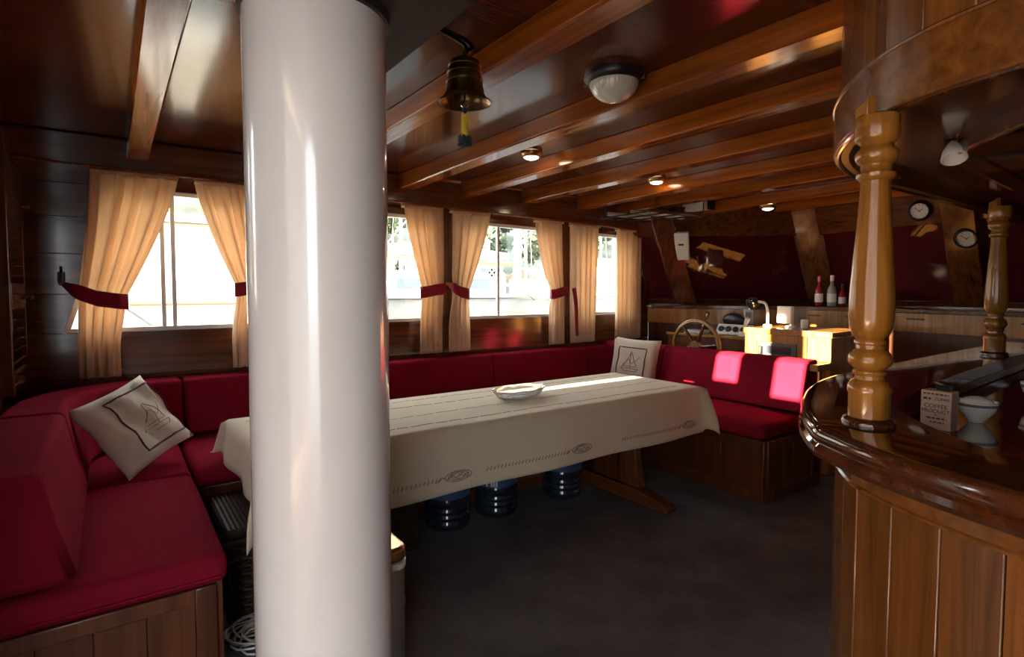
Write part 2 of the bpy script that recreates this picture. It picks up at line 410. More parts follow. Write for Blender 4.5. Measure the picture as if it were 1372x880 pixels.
obj('knob', MB().lathe([(.006, 0), (.006, .012), (.013, .018), (.012, .028), (.004, .032)], (DX0+.028, -.362, 1.31), 12, ax=(0, 1, 0)), 'brass', d1)
obj('knob', MB().lathe([(.006, 0), (.006, .012), (.013, .018), (.012, .028), (.004, .032)], (DX0+.028, -.362, 1.78), 12, ax=(0, 1, 0)), 'brass', d1)

# --- starboard wall and the corner by it
ws = struct('wall_right', 'starboard mahogany wall behind the bar', (1.8, 2, 0))
for i in range(9):
    y0, y1 = [-.46, .05, .75, 1.4, 2.1, 2.8, 3.5, 4.2, 5.2, 6.2][i:i+2]
    for z0, z1 in ((0, CEIL),):
        obj('plank', MB().box(1.78, 1.85, y0, y1-.002, z0, z1), 'wood_z', ws, bevel=.003)

# --- ceiling with its beams
ce = obj('ceiling', MB().box(-3.97, 1.85, -.46, 6.2, CEIL, CEIL+.05), 'ceiling'); struct('ceiling', 'glossy dark mahogany ceiling with heavy beams', o=ce)
def beam(y, x0=WX+.10, x1=1.78, w=.105, z0=2.06):
    n = 12; mb = MB()      # a slight camber
    def zc(x): t = (x+1.1)/2.75; return z0 + .028*(1-t*t)
    xs = [lerp(x0, x1, i/n) for i in range(n+1)]
    vs_ = []
    for x in xs: vs_ += [(x, y-w/2, zc(x)), (x, y+w/2, zc(x)), (x, y+w/2, CEIL+.005), (x, y-w/2, CEIL+.005)]
    fs = [(0, 1, 2, 3), tuple(n*4+i for i in (3, 2, 1, 0))]
    for i in range(n):
        a = i*4; fs += [(a+j, a+4+j, a+4+(j+1) % 4, a+(j+1) % 4) for j in range(4)]
    mb.add(vs_, fs)
    obj('beam', mb, 'beam', ce, bevel=.008, smooth=30)
beam(.14); beam(.72, x1=-1.62)
for y in (1.105, 1.735, 2.25, 2.83, 3.44, 3.95, 4.62, 5.15): beam(y)
# carlin frame around the mast
pb = obj('partner_block', MB().box(-1.62, -1.11, .45, .695, 2.0, CEIL+.004), 'dark_wood', ce, bevel=.006)

# --- windscreen: raked, faceted, covered outside with maroon canvas
PW = [Vector(p) for p in ((-3.87, 4.50), (-3.55, 4.66), (-2.72, 5.74), (-1.45, 5.47), (.10, 5.20), (1.80, 4.90))]
RAKE = .30
S0, S1 = 1.245, 1.86
def rk(p, z): return Vector((p.x*1.0, p.y - RAKE*(z-S0)/(S1-S0), z))
wf = struct('wall_front', 'raked wooden windscreen framing at the bow end', (-2, 5.4, 0))
for i in range(5):
    a, b = PW[i], PW[i+1]
    t = (b-a).normalized(); nrm = Vector((t.y, -t.x)); th = .05      # towards the cabin
    def slab(z0, z1, inn, out):
        a0, b0, a1, b1 = rk(a, z0), rk(b, z0), rk(a, z1), rk(b, z1)
        N = Vector((nrm.x, nrm.y, 0))
        return MB().hexa([a0+N*inn, b0+N*inn, b0-N*out, a0-N*out, a1+N*inn, b1+N*inn, b1-N*out, a1-N*out])
    obj('header', slab(S1, 2.13, .02, .04), 'wood_x', wf, bevel=.004)
    obj('sill', slab(S0-.035, S0+.012, .03, .04), 'wood_x', wf, bevel=.004)
    lo = MB().hexa([Vector((*(p + nrm*k), z)) for z in (0, S0-.03) for p, k in ((a, .0), (b, .0), (b, -.05), (a, -.05))])
    obj('lower_panel', lo, 'wood_x', wf)
    w = struct('window_%d' % (5+i) if i < 4 else 'window_12', 'raked windscreen pane backed by a maroon canvas cover', ((a.x+b.x)/2, (a.y+b.y)/2, S0))
    obj('pane', slab(S0, S1, .0, .006), 'glass', w)
    cv = slab(S0, S1, -.03, .034)
    obj('canvas_cover', cv, 'maroon', w)
for i, wd in ((1, .20), (2, .25), (3, .22), (4, .2)):
    p = PW[i]; t = (PW[i+1]-PW[i-1]).normalized(); nrm = Vector((t.y, -t.x, 0)); T = Vector((t.x, t.y, 0))
    q = []
    for z in (S0-.03, 2.12):
        b_ = rk(p, z)
        q += [b_ - T*wd/2 + nrm*.085, b_ + T*wd/2 + nrm*.085, b_ + T*wd/2 - nrm*.06, b_ - T*wd/2 - nrm*.06]
    obj('mullion', MB().hexa(q), 'wood_z', wf, bevel=.006)

# ================================================================== THE MAST
ma = thing('mast', 'thick white glossy painted mast standing through the saloon', 'mast', (-1.362, .409, 0))
obj('tube', MB().lathe([(.160, .0), (.160, 1.99)], (-1.362, .409, 0), 72), 'white_gloss', ma)
obj('collar', MB().lathe([(.160, 1.975), (.168, 1.978), (.170, 1.999), (.160, 1.999)], (-1.362, .409, 0), 72, caps=False), 'black_rubber', ma)

# ================================================================== SETTEE
def panelled_front(root, p0, p1, z0, z1, out, nboards, mat='base_wood', rail=.06, thick=.02):
    """frame with upright boards between two floor points; 'out' is the direction it faces"""
    a, b = Vector((*p0, 0)), Vector((*p1, 0)); L = (b-a).length; t = (b-a)/L; o = Vector((*out, 0))
    def bar(s0, s1, za, zb, d0, d1, name, bev=.003):
        q = [a + t*s + o*d + Vector((0, 0, z)) for z in (za, zb) for s, d in ((s0, d0), (s1, d0), (s1, d1), (s0, d1))]
        obj(name, MB().hexa(q), mat, root, bevel=bev)
    bar(0, rail, z0, z1, 0, thick, 'stile'); bar(L-rail, L, z0, z1, 0, thick, 'stile')
    bar(rail, L-rail, z0, z0+rail, 0, thick, 'rail'); bar(rail, L-rail, z1-rail*.8, z1, 0, thick, 'rail')
    w = (L-2*rail)/nboards
    for i in range(nboards): bar(rail+i*w+.001, rail+(i+1)*w-.001, z0+rail, z1-rail*.8, -.004, thick*.45, 'plank', .002)

# aft leg
sa = thing('settee_base', 'wooden settee base with panelled end in the shaded corner', 'bench', (-2.9, 0, 0))
obj('carcass', MB().box(-3.86, -2.0, -.39, .25, 0, .405), 'base_wood', sa)
panelled_front(sa, (-2.0, -.39), (-2.0, .25), 0, .405, (1, 0), 4)
panelled_front(sa, (-2.0, .25), (-2.97, .25), 0, .405, (0, 1), 6)
# port leg
sp = thing('settee_base', 'long wooden settee base under the side windows', 'bench', (-3.4, 1.8, 0))
obj('carcass', MB().box(-3.86, -3.02, .275, 3.30, 0, .405), 'base_wood', sp)
panelled_front(sp, (-3.02, 3.30), (-3.02, .275), 0, .405, (1, 0), 22)
# forward leg
sf = thing('settee_base', 'panelled wooden settee base standing in front of the helm', 'bench', (-2.8, 3.6, 0))
obj('carcass', MB().box(-3.86, -1.90, 3.325, 3.96, 0, .395), 'base_wood', sf)
panelled_front(sf, (-1.90, 3.325), (-3.0, 3.325), 0, .395, (0, -1), 8, rail=.075)
panelled_front(sf, (-1.90, 3.325), (-1.90, 3.96), 0, .395, (1, 0), 4, rail=.075)
obj('back_board', MB().box(-3.5, -1.885, 3.965, 4.0, 0, .845), 'base_wood', sf, bevel=.004)
obj('back_cap', MB().box(-1.888, -1.83, 3.82, 4.01, .80, .845), 'console', sf, bevel=.006)

def cushion(name, mb, label, group, bevel=.035, seg=4, piping=None):
    o = obj(name, mb, 'red', bevel=bevel, seg=seg, smooth=60)
    tag(o, label, 'cushion', group)
    for pts in (piping or []):
        obj('piping', MB().tube(pts, .0045, 6), 'red', o)
    return o
SG, BG = 'settee seat cushions', 'settee back cushions'
def puff(x0, x1, y0, y1, z0, z1, crown=.018, n=8):
    """seat cushion: a box whose top is crowned"""
    mb = MB(); vs_ = []; fs = []
    for i in range(n+1):
        for j in range(n+1):
            u, v = i/n, j/n
            vs_.append((lerp(x0, x1, u), lerp(y0, y1, v), z1 + crown*(math.sin(PI*u)*math.sin(PI*v))**.6 - crown*.5 + .004*math.sin(9*u+4*v)))
    k = len(vs_)
    for i in range(n):
        for j in range(n): fs.append((i*(n+1)+j, (i+1)*(n+1)+j, (i+1)*(n+1)+j+1, i*(n+1)+j+1))
    ring = [i*(n+1) for i in range(n+1)] + [n*(n+1)+j for j in range(1, n+1)] + [i*(n+1)+n for i in range(n-1, -1, -1)] + [j for j in range(n-1, 0, -1)]
    low = []
    for r in ring: x, y, z = vs_[r]; low.append(len(vs_)); vs_.append((x, y, z0))
    m_ = len(ring)
    for q in range(m_): fs.append((ring[q], low[q], low[(q+1) % m_], ring[(q+1) % m_]))
    fs.append(tuple(low))
    return mb.add(vs_, fs)
cushion('seat_cushion', puff(-2.955, -1.965, -.385, .285, .407, .512), 'crimson seat cushion with open end, beside the wicker chest', SG,
        piping=[[(-1.962, -.36, .435), (-1.962, .26, .435)]])
cushion('seat_cushion', puff(-3.84, -2.962, -.385, .285, .407, .512), 'crimson corner seat cushion under the tilted pillow', SG)
ys = [.292, 1.30, 2.30, 3.29]
for i in range(3):
    cushion('seat_cushion', puff(-3.84, -2.975, ys[i]+.003, ys[i+1]-.003, .407, .512),
            ['crimson seat cushion beside the hanging tablecloth corner', 'crimson seat cushion behind the white mast', 'crimson seat cushion behind the glass dish'][i], SG)
cushion('seat_cushion', puff(-3.84, -3.07, 3.297, 3.95, .397, .505), 'crimson corner seat cushion hidden under the embroidered square pillow', SG)
cushion('seat_cushion', puff(-3.063, -1.905, 3.297, 3.95, .397, .505), 'crimson seat cushion of the short bench with the sunlit back', SG,
        piping=[[(-3.04, 3.294, .425), (-1.92, 3.294, .425)]])

def sweep(path, prof, n_in):
    """wedge profile (distance from the wall side, z) swept along a plan path; n_in: function giving the inward normal"""
    mb = MB(); k = len(prof); vs_ = []
    for i, p in enumerate(path):
        nn = n_in(i)
        for d, z in prof: vs_.append((p[0]+nn[0]*d, p[1]+nn[1]*d, z))
    fs = []
    for i in range(len(path)-1):
        for j in range(k): fs.append((i*k+j, i*k+(j+1) % k, (i+1)*k+(j+1) % k, (i+1)*k+j))
    fs.append(tuple(range(k))); fs.append(tuple((len(path)-1)*k+j for j in range(k)))
    return mb.add(vs_, fs)
wedge = [(.0, .527), (.275, .527), (.285, .55), (.245, .70), (.215, .852), (.0, .852)]
cushion('back_cushion', sweep([(-1.95, -.385), (-2.4, -.385), (-2.90, -.385)], wedge, lambda i: (0, 1)), 'thick wedge-shaped crimson back cushion with open end', BG, bevel=.03)
cp = [(-2.906, -.385), (-3.12, -.38), (-3.34, -.36), (-3.54, -.29), (-3.70, -.16), (-3.80, .0), (-3.845, .16), (-3.855, .318)]
cn = [(0, 1), (.04, 1), (.16, .985), (.4, .916), (.68, .73), (.88, .47), (.98, .2), (1, 0)]
wp = [(.0, .527), (.225, .527), (.235, .55), (.205, .70), (.175, .838), (.0, .838)]
def sweep2(path, ns, pa, pb_):
    mb = MB(); k = len(pa); vs_ = []; m_ = len(path)
    for i, p in enumerate(path):
        t = i/(m_-1)
        for (d0, z0), (d1, z1) in zip(pa, pb_):
            d, z = lerp(d0, d1, t), lerp(z0, z1, t); vs_.append((p[0]+ns[i][0]*d, p[1]+ns[i][1]*d, z))
    fs = [(i*k+j, i*k+(j+1) % k, (i+1)*k+(j+1) % k, (i+1)*k+j) for i in range(m_-1) for j in range(k)]
    fs += [tuple(range(k)), tuple((m_-1)*k+j for j in range(k))]
    return mb.add(vs_, fs)
cushion('back_cushion', sweep2(cp, cn, wedge, wp), 'curved crimson back cushion rounding the corner behind the tilted pillow', BG, bevel=.025)
yb = [.324, 1.40, 2.445, 3.455, 3.728]
lb = ['crimson back cushion under the orange-lit curtain pair', 'crimson back cushion behind the white mast', 'crimson back cushion under the window with the sticker', 'short crimson back cushion under the curtain with a hanging tie']
for i in range(4):
    cushion('back_cushion', sweep([(-3.855, yb[i]+.002), (-3.855, (yb[i]+yb[i+1])/2), (-3.855, yb[i+1]-.002)], wp, lambda i: (1, 0)), lb[i], BG, bevel=.022)
wfw = [(.0, .520), (.215, .520), (.225, .54), (.185, .70), (.15, .84), (.11, .868), (.0, .868)]
cushion('back_cushion', sweep([(-3.855, 3.96), (-3.5, 3.96), (-3.105, 3.96)], wfw, lambda i: (0, -1)), 'crimson corner back cushion behind the embroidered square pillow', BG, bevel=.022)
cushion('back_cushion', sweep([(-3.10, 3.96), (-2.5, 3.96), (-1.90, 3.96)], wfw, lambda i: (0, -1)), 'sunlit crimson back cushion in front of the steering wheel', BG, bevel=.03)

# pillows
def pillow(label, c, w, h, th, axes, rect=(-.58, .58, -.58, .58), mo=(0, 0), mr_=.0026, crease=1.0, name='scatter_pillow'):
    """axes: right, up, normal unit vectors"""
    ax, ay, az = axes; c = Vector(c); n = 14
    root = thing(name, label, 'pillow', tuple(c - Vector((0, 0, h*.5))), 'linen scatter pillows')
    def pt(u, v, s):
        e = (max(0, 1-abs(u)**3.2)*max(0, 1-abs(v)**3.2))**.55
        uu = u*(1 - .075*(1-v*v)*abs(u)); vv = v*(1 - .075*(1-u*u)*abs(v))
        wr = crease*e*(.006*math.sin(7*u+3*v) + .005*math.sin(3*u-9*v+1) + .003*math.sin(15*u+5*v))
        return c + ax*(uu*w/2) + ay*(vv*h/2) + az*(s*(th/2*e) + wr)
    mb = MB()
    for s in (1, -1): mb.grid(lambda a, b, s=s: pt(a*2-1, b*2-1, s), n, n)
    o = obj('pillow_cover', mb, 'linen', root, smooth=80)
    bm = bmesh.new(); bm.from_mesh(o.data); bmesh.ops.remove_doubles(bm, verts=bm.verts, dist=.0008); bmesh.ops.recalc_face_normals(bm, faces=bm.faces); bm.to_mesh(o.data); bm.free()
    def line(uv, r, closed=False, mat='stitch', nm='border'):
        pts = []
        m_ = len(uv)
        for i in range(m_ if closed else m_-1):
            a, b = uv[i], uv[(i+1) % m_]
            for k in range(8): pts.append(pt(lerp(a[0], b[0], k/8), lerp(a[1], b[1], k/8), 1) + az*.0015)
        if not closed: pts.append(pt(*uv[-1], 1) + az*.0015)
        obj(nm, MB().tube(pts, r, 5, closed=closed), mat, root)
    line([(rect[0], rect[2]), (rect[1], rect[2]), (rect[1], rect[3]), (rect[0], rect[3])], .0050, True)
    sh = lambda l: [(a+mo[0], b+mo[1]) for a, b in l]
    # stitched ship motif
    line(sh([(-.36, -.30), (-.26, -.42), (.26, -.42), (.36, -.30), (-.36, -.30)]), mr_, mat='brown_stitch', nm='embroidery')
    line(sh([(0, -.30), (0, .42), (.30, -.22), (-.28, -.22), (0, .36)]), mr_, mat='brown_stitch', nm='embroidery')
    line(sh([(-.40, -.34), (-.1, .1), (.1, -.1), (.38, .2)]), mr_*.8, mat='brown_stitch', nm='embroidery')
    return root
def frame_axes(nrm, roll):
    nrm = Vector(nrm).normalized(); r = Vector((0, 0, 1)).cross(nrm).normalized(); u = nrm.cross(r)
    return (r*math.cos(roll) + u*math.sin(roll), -r*math.sin(roll) + u*math.cos(roll), nrm)
pillow('tilted linen pillow with maroon border leaning in the shaded corner', (-3.17, .075, .712), .42, .40, .13, frame_axes((.66, .48, .55), math.radians(17)), (-.42, .86, -.74, .74), (.22, 0), .0013, 2.0)
pillow('upright linen pillow with embroidered square in the sunny bow corner', (-3.30, 3.66, .725), .46, .42, .13, frame_axes((.22, -1, .22), math.radians(-2)))

# ================================================================== TABLE
TX0, TX1, TY0, TY1, TZ = -3.06, -2.285, .47, 3.17, .70
tb = thing('dining_table', 'long wooden trestle table under the cream cloth', 'table', (-2.67, 1.9, 0))
obj('tabletop', MB().box(TX0, TX1, TY0, TY1, TZ-.035, TZ), 'wood_y', tb, bevel=.008)
def trestle(y):
    l = obj('leg', MB().prism([(-2.80, y-.03, .09), (-2.36, y-.03, .09), (-2.40, y-.03, .30), (-2.42, y-.03, .66), (-2.90, y-.03, .66), (-2.84, y-.03, .30)], (0, .06, 0)), 'wood_z', tb, bevel=.006)
    obj('foot', MB().prism([(-2.985, y-.05, 0), (-2.14, y-.05, 0), (-2.13, y-.05, .035), (-2.20, y-.05, .06), (-2.36, y-.05, .09), (-2.88, y-.05, .09), (-2.97, y-.05, .06)], (0, .10, 0)), 'wood_x', tb, bevel=.008)
trestle(2.71); trestle(.88)

# tablecloth
def cloth_pt(a, b):
    """a: along the table (y), b: across (x), both in metres on the flat sheet"""
    e = .012
    ox = max(0, b-(TX1+e)) if b > TX1+e else max(0, (TX0-e)-b)
    oy = max(0, a-(TY1+e)) if a > TY1+e else max(0, (TY0-e)-a)
    sx = 1 if b > (TX0+TX1)/2 else -1; sy = 1 if a > (TY0+TY1)/2 else -1
    x = min(max(b, TX0-e), TX1+e); y = min(max(a, TY0-e), TY1+e); z = TZ+.006
    if ox == 0 and oy == 0:
        z += .0012*math.sin(a*9)*math.sin(b*14)
        return (x, y, z)
    drop = math.hypot(ox, oy)
    if ox and oy:
        ang = math.atan2(oy, ox); f = math.sin(2*ang)
        x += sx*(.03*math.cos(ang) + .08*f*drop/.35); y += sy*(.03*math.sin(ang) + .08*f*drop/.35)
        z -= drop*.93
    elif ox:
        k = drop/.31
        x += sx*(.006 + .03*k + .012*k*math.sin(a*7.3+.6)); z -= drop*.995
    else:
        k = drop/.31
        y += sy*(.01 + .05*k + .022*k*math.sin(b*13+1)); z -= drop*.98
    y = min(y, 3.283)
    if x < -2.93: z = max(z, .535)          # the corner lies on the seat
    return (x, y, z)
OV = .312
a0, a1, b0, b1 = TY0-.185, TY1+.17, TX0-.16, TX1+OV
tc_ = MB(); na, nb = 120, 52
tc_.grid(lambda u, v: cloth_pt(lerp(a0, a1, u), lerp(b0, b1, v)), na, nb)
tcl = obj('tablecloth', tc_, 'cloth', solid=.0025, smooth=70)
tag(tcl, 'cream embroidered tablecloth draped over the long table', 'tablecloth')
def on_cloth(a, b, lift=.003):
    p = Vector(cloth_pt(a, b)); h = .004
    n = (Vector(cloth_pt(a+h, b))-p).cross(Vector(cloth_pt(a, b+h))-p); n.normalize()
    if n.z < 0 and b < TX1: n = -n
    if b > TX1+.02 and n.x < 0: n = -n
    return p + n*lift
def stitch_line(name, ab_, r=.0016, mat='brown_stitch'):
    obj(name, MB().tube([on_cloth(*q) for q in ab_], r, 4), mat, tcl)
bs = TX1 + .24
def motif(yc):
    """rope line ending in a looped knot, as stitched along the hem"""
    y = yc-.62
    mb = MB()
    while y < yc-.10:
        q = [on_cloth(y + .011*k/4, bs + .010*math.sin(k*PI/2)) for k in range(5)]; mb.tube(q, .0014, 4); y += .019 + .004*random.random()
    obj('embroidery', mb, 'brown_stitch', tcl)
    mb = MB()
    for k in range(3):
        mb.tube([on_cloth(yc + .075*math.cos(t*2*PI/20)*(1-.25*k) , bs + (.024-.005*k)*math.sin(t*2*PI/20)) for t in range(21)], .0016, 4)
    mb.tube([on_cloth(yc-.12+.012*k, bs+.006*math.sin(k*1.6)) for k in range(16)], .0016, 4)
    mb.tube([on_cloth(yc-.12+.012*k, bs+.012*math.cos(k*1.3)) for k in range(16)], .0012, 4)
    obj('embroidery', mb, 'brown_stitch', tcl)
for yc in (1.30, 2.08, 3.02): motif(yc)
for b_, r_ in ((TX1-.10, .0022), (TX1-.30, .0016), (TX1-.52, .0020), (TX0+.10, .0016)):
    y = TY0+.05
    mb = MB()
    while y < TY1-.1:
        L_ = .05 + .09*random.random()
        mb.tube([on_cloth(y+L_*k/5, b_ + .004*math.sin((y+L_*k/5)*40), .0012) for k in range(6)], r_, 4); y += L_ + .012
    obj('embroidery', mb, 'brown_stitch', tcl)
for yq in (2.0, 2.74): # pressed fold ridges on the hanging side
    obj('crease', MB().tube([on_cloth(yq, TX1+.015+.29*k/8, .0005) for k in range(9)], .0018, 4), 'cloth', tcl)

# oval cut-glass dish
dsh = thing('glass_dish', 'scalloped oval clear glass dish on the tablecloth', 'dish', (-2.66, 1.955, TZ+.0075))
def dish(u, v):
    t = 2*PI*u; lob = 1 + .06*math.cos(8*t)
    prof = [(.30, .0), (.62, .002), (.85, .018), (1.0, .045), (1.02, .052), (.96, .050), (.80, .024), (.55, .010), (.0, .008)]
    k = v*(len(prof)-1); i = min(int(k), len(prof)-2); r, z = [lerp(prof[i][j], prof[i+1][j], k-i) for j in (0, 1)]
    l2 = lerp(1, lob, min(1, max(0, (r-.5)*2)))
    a, b = .19*r*l2*math.cos(t), .105*r*l2*math.sin(t)
    c_, s_ = math.cos(math.radians(100)), math.sin(math.radians(100))
    return (-2.66 + a*c_ - b*s_, 1.955 + a*s_ + b*c_, TZ+.008+z*1.15)
obj('bowl', MB().grid(dish, 48, 16), 'crystal', dsh, smooth=80)

# ================================================================== CURTAINS
def curtain(label, top, tie, bot, ztie, hook=None, folds=5, straight=False, seed=0, tail=None):
    yc = (bot[0]+bot[1])/2
    root = thing('curtain', label, 'curtain', (WX+.06, yc, .87), 'cream window curtains')
    z1, z0 = hz((top[0]+top[1])/2)-.004, .868
    rnd = random.Random(seed); ph = rnd.random()*6
    def bounds(z):
        if straight:
            t = (z1-z)/(z1-z0); return lerp(top[0], bot[0], t), lerp(top[1], bot[1], t)
        if z >= ztie:
            t = (z1-z)/(z1-ztie); s = t**1.25
            # the drawn edge bows as the cloth is gathered
            return lerp(top[0], tie[0], s), lerp(top[1], tie[1], s)
        t = (ztie-z)/(ztie-z0); s = sstep(min(1, t*1.5))
        return lerp(tie[0], bot[0], s), lerp(tie[1], bot[1], s)
    def pt(u, v):
        z = lerp(z0, z1, v)
        # the pinched waist
        lo, hi = bounds(z); w = hi-lo
        near = 0 if straight else math.exp(-((z-ztie)/.10)**2)
        amp = lerp(.030, .022, v) * (1-.55*near)
        uu = u + .02*math.sin(2*PI*u*2+ph)
        ang = 2*PI*folds*uu + ph + .5*math.sin(3.1*z+ph)
        x = WX + .070 + amp*math.sin(ang) + .008*math.sin(2*ang+1.3+z) + (.012*near if not straight else 0)
        y = lo + w*u + .004*math.sin(ang*2)*(1 if 0 < u < 1 else 0)
        zz = z + (.006*math.sin(ang) if v < .01 else 0)
        return (x, y, zz)
    obj('drape', MB().grid(pt, folds*14, 46), 'curtain', root, solid=.0012, smooth=80)
    obj('heading', MB().box(WX+.035, WX+.100, top[0], top[1], z1-.012, z1+.004), 'curtain', root, bevel=.003)
    if hook is not None:
        lo, hi = bounds(ztie); hy, hzz = hook
        # red band round the waist, drawn up to the hook
        far = lo if abs(hy-hi) < abs(hy-lo) else hi
        nearb = hi if far == lo else lo
        def band(u, v):
            h = .085*(v-.5)
            pts = [(WX+.02, hy, hzz), (WX+.11, lerp(nearb, hy, .25), lerp(ztie, hzz, .55)), (WX+.118, lerp(nearb, far, .4), ztie+.004), (WX+.112, lerp(nearb, far, .86), ztie-.012),
                   (WX+.085, far + (.012 if far > nearb else -.012), ztie-.016), (WX+.03, lerp(far, nearb, .1), ztie-.010)]
            k = u*(len(pts)-1); i = min(int(k), len(pts)-2); f = k-i
            p = [lerp(pts[i][j], pts[i+1][j], f) for j in range(3)]
            return (p[0]+.004*math.sin(9*u), p[1], p[2]+h*min(1, .22+3.1*u))
        tbk = obj('tieback', MB().grid(band, 30, 4), 'tie', root, solid=.004, smooth=70)
        tbk['label'] = 'crimson fabric tieback'
        obj('hook', MB().lathe([(.014, 0), (.014, .004), (.006, .008), (.006, .03), (.012, .036), (.011, .046), (.004, .05)], (WX+.012, hy, hzz), 12, ax=(1, 0, 0)), 'brass', root)
    if tail:
        (ya, za), (yb_, zb) = tail
        def tl(u, v):
            return (WX+.125 + .010*math.sin(5*u), lerp(ya, yb_, u) + .045*(v-.5)*(1-.3*u) , lerp(za, zb, u)+.01*v)
        obj('tie_tail', MB().grid(tl, 12, 4), 'tie', root, solid=.004, smooth=70)
    return root
curtain('orange-lit cream curtain tied back beside the louvred door', (-.075, .335), (-.145, .065), (-.150, .035), 1.298, hook=(-.215, 1.385), folds=4, seed=1)
curtain('cream curtain tied back against the white mast', (.420, .80), (.632, .80), (.602, .80), 1.365, hook=(.90, 1.38), folds=4, seed=2)
curtain('cream curtain tied by a band crossing to the first wooden post', (1.745, 2.065), (1.885, 2.065), (1.865, 2.05), 1.345, hook=(2.085, 1.365), folds=4, seed=3)
curtain('cream curtain tied at the post, its edge bordering the sticker window', (2.145, 2.49), (2.14, 2.285), (2.11, 2.30), 1.330, hook=(2.135, 1.395), folds=4, seed=4)
curtain('cream curtain with a loose red tie hanging beside it', (2.97, 3.265), (3.145, 3.285), (3.14, 3.29), 1.325, hook=(3.34, 1.37), folds=4, seed=5, tail=((3.36, 1.36), (3.415, .93)))
curtain('untied cream curtain hanging straight before the post', (3.372, 3.71), (3.38, 3.70), (3.40, 3.675), 1.35, folds=5, straight=True, seed=6)
curtain('untied cream curtain hanging straight at the windscreen corner', (3.965, 4.285), (3.95, 4.28), (3.94, 4.27), 1.35, folds=5, straight=True, seed=7)
# black cord hook on the planked wall
hk = thing('wall_hook', 'small black hook on the planked wall beside the window', 'hook', (WX, -.215, 1.37))
obj('plate', MB().box(WX, WX+.008, -.232, -.198, 1.385, 1.445), 'black_plastic', hk, bevel=.003)
obj('prong', MB().tube([(WX+.008, -.215, 1.40), (WX+.03, -.215, 1.395), (WX+.035, -.215, 1.42), (WX+.03, -.21, 1.44)], .007, 8), 'black_plastic', hk)
obj('prong', MB().tube([(WX+.008, -.215, 1.43), (WX+.025, -.215, 1.455), (WX+.02, -.215, 1.475)], .006, 8), 'black_plastic', hk)

# ================================================================== THE BAR
def V2(l): return [Vector(p) for p in l]
bar_out = crom(V2([(1.2, .98), (.55, .985), (.10, 1.01), (-.228, 1.081), (-.435, 1.152), (-.563, 1.227), (-.63, 1.284), (-.746, 1.466), (-.869, 1.742), (-.93, 1.98), (-.953, 2.25), (-.96, 2.8), (-.97, 3.5), (-.98, 4.2)]), 6)
bar_in = crom(V2([(1.2, 1.30), (.55, 1.30), (.10, 1.30), (-.27, 1.32), (-.35, 1.357), (-.432, 1.433), (-.49, 1.495), (-.545, 1.57), (-.588, 1.66), (-.625, 1.85), (-.655, 2.10), (-.69, 2.5), (-.72, 3.2), (-.75, 4.2)]), 6)
def ring_mesh(outer, inner, z0, z1, nose=0.0):
    """solid between two plan curves, the outer edge rounded"""
    n = len(outer); mb = MB(); vs_ = []
    cr = offset(outer, -.0)
    zc, h = (z0+z1)/2, (z1-z0)/2
    prof = [(-.0, 0)]
    k = 7
    for i in range(n):
        o, q = outer[i], inner[i]; d = (q-o).normalized()
        for j in range(k+1):
            a = PI/2 - PI*j/k
            inset = nose*(1-math.cos(a)); p = o + d*inset
            vs_.append((p.x, p.y, zc + h*math.sin(a)))
        vs_.append((q.x, q.y, z0)); vs_.append((q.x, q.y, z1))
    m_ = k+3; fs = []
    for i in range(n-1):
        for j in range(m_): fs.append((i*m_+j, (i+1)*m_+j, (i+1)*m_+(j+1) % m_, i*m_+(j+1) % m_))
    fs += [tuple(range(m_)), tuple((n-1)*m_+j for j in range(m_))]
    return mb.add(vs_, fs)
BT = 1.05
ct = thing('bar_countertop', 'curved glossy dark mahogany bar top', 'countertop', (-.55, 1.5, BT-.05))
obj('top', ring_mesh(bar_out, bar_in, BT-.045, BT, .022), 'bar_top', ct, smooth=50)
obj('nosing', MB().tube([(p.x, p.y, BT-.052) for p in offset(bar_out, -.016)], .020, 10), 'bar_top', ct)

bb = thing('bar_counter', 'curved bar front of upright varnished planks', 'bar', (-.55, 1.6, 0))
face = offset(bar_out, -.088)                    # the plank face, inside the overhang
if (face[20]-Vector((0, 3))).length > (bar_out[20]-Vector((0, 3))).length: face = offset(bar_out, .088)
inn = [f + (q-f).normalized()*.03 for f, q in zip(face, bar_in)]
def shell(pa, pb_, z0, z1):
    n = len(pa); vs_ = []
    for a, b in zip(pa, pb_): vs_ += [(a.x, a.y, z0), (b.x, b.y, z0), (b.x, b.y, z1), (a.x, a.y, z1)]
    fs = [(i*4+j, (i+1)*4+j, (i+1)*4+(j+1) % 4, i*4+(j+1) % 4) for i in range(n-1) for j in range(4)] + [(0, 1, 2, 3), tuple((n-1)*4+j for j in range(4))]
    return MB().add(vs_, fs)
ff = [a + (a-b).normalized()*.012 for a, b in zip(face, inn)]
obj('frieze', shell(ff, inn, .925, BT-.06), 'bar_band', bb, bevel=.003)
obj('bead', MB().tube([(p.x, p.y, .925) for p in [a + (a-b).normalized()*.010 for a, b in zip(face, inn)]], .006, 6), 'bar_band', bb)
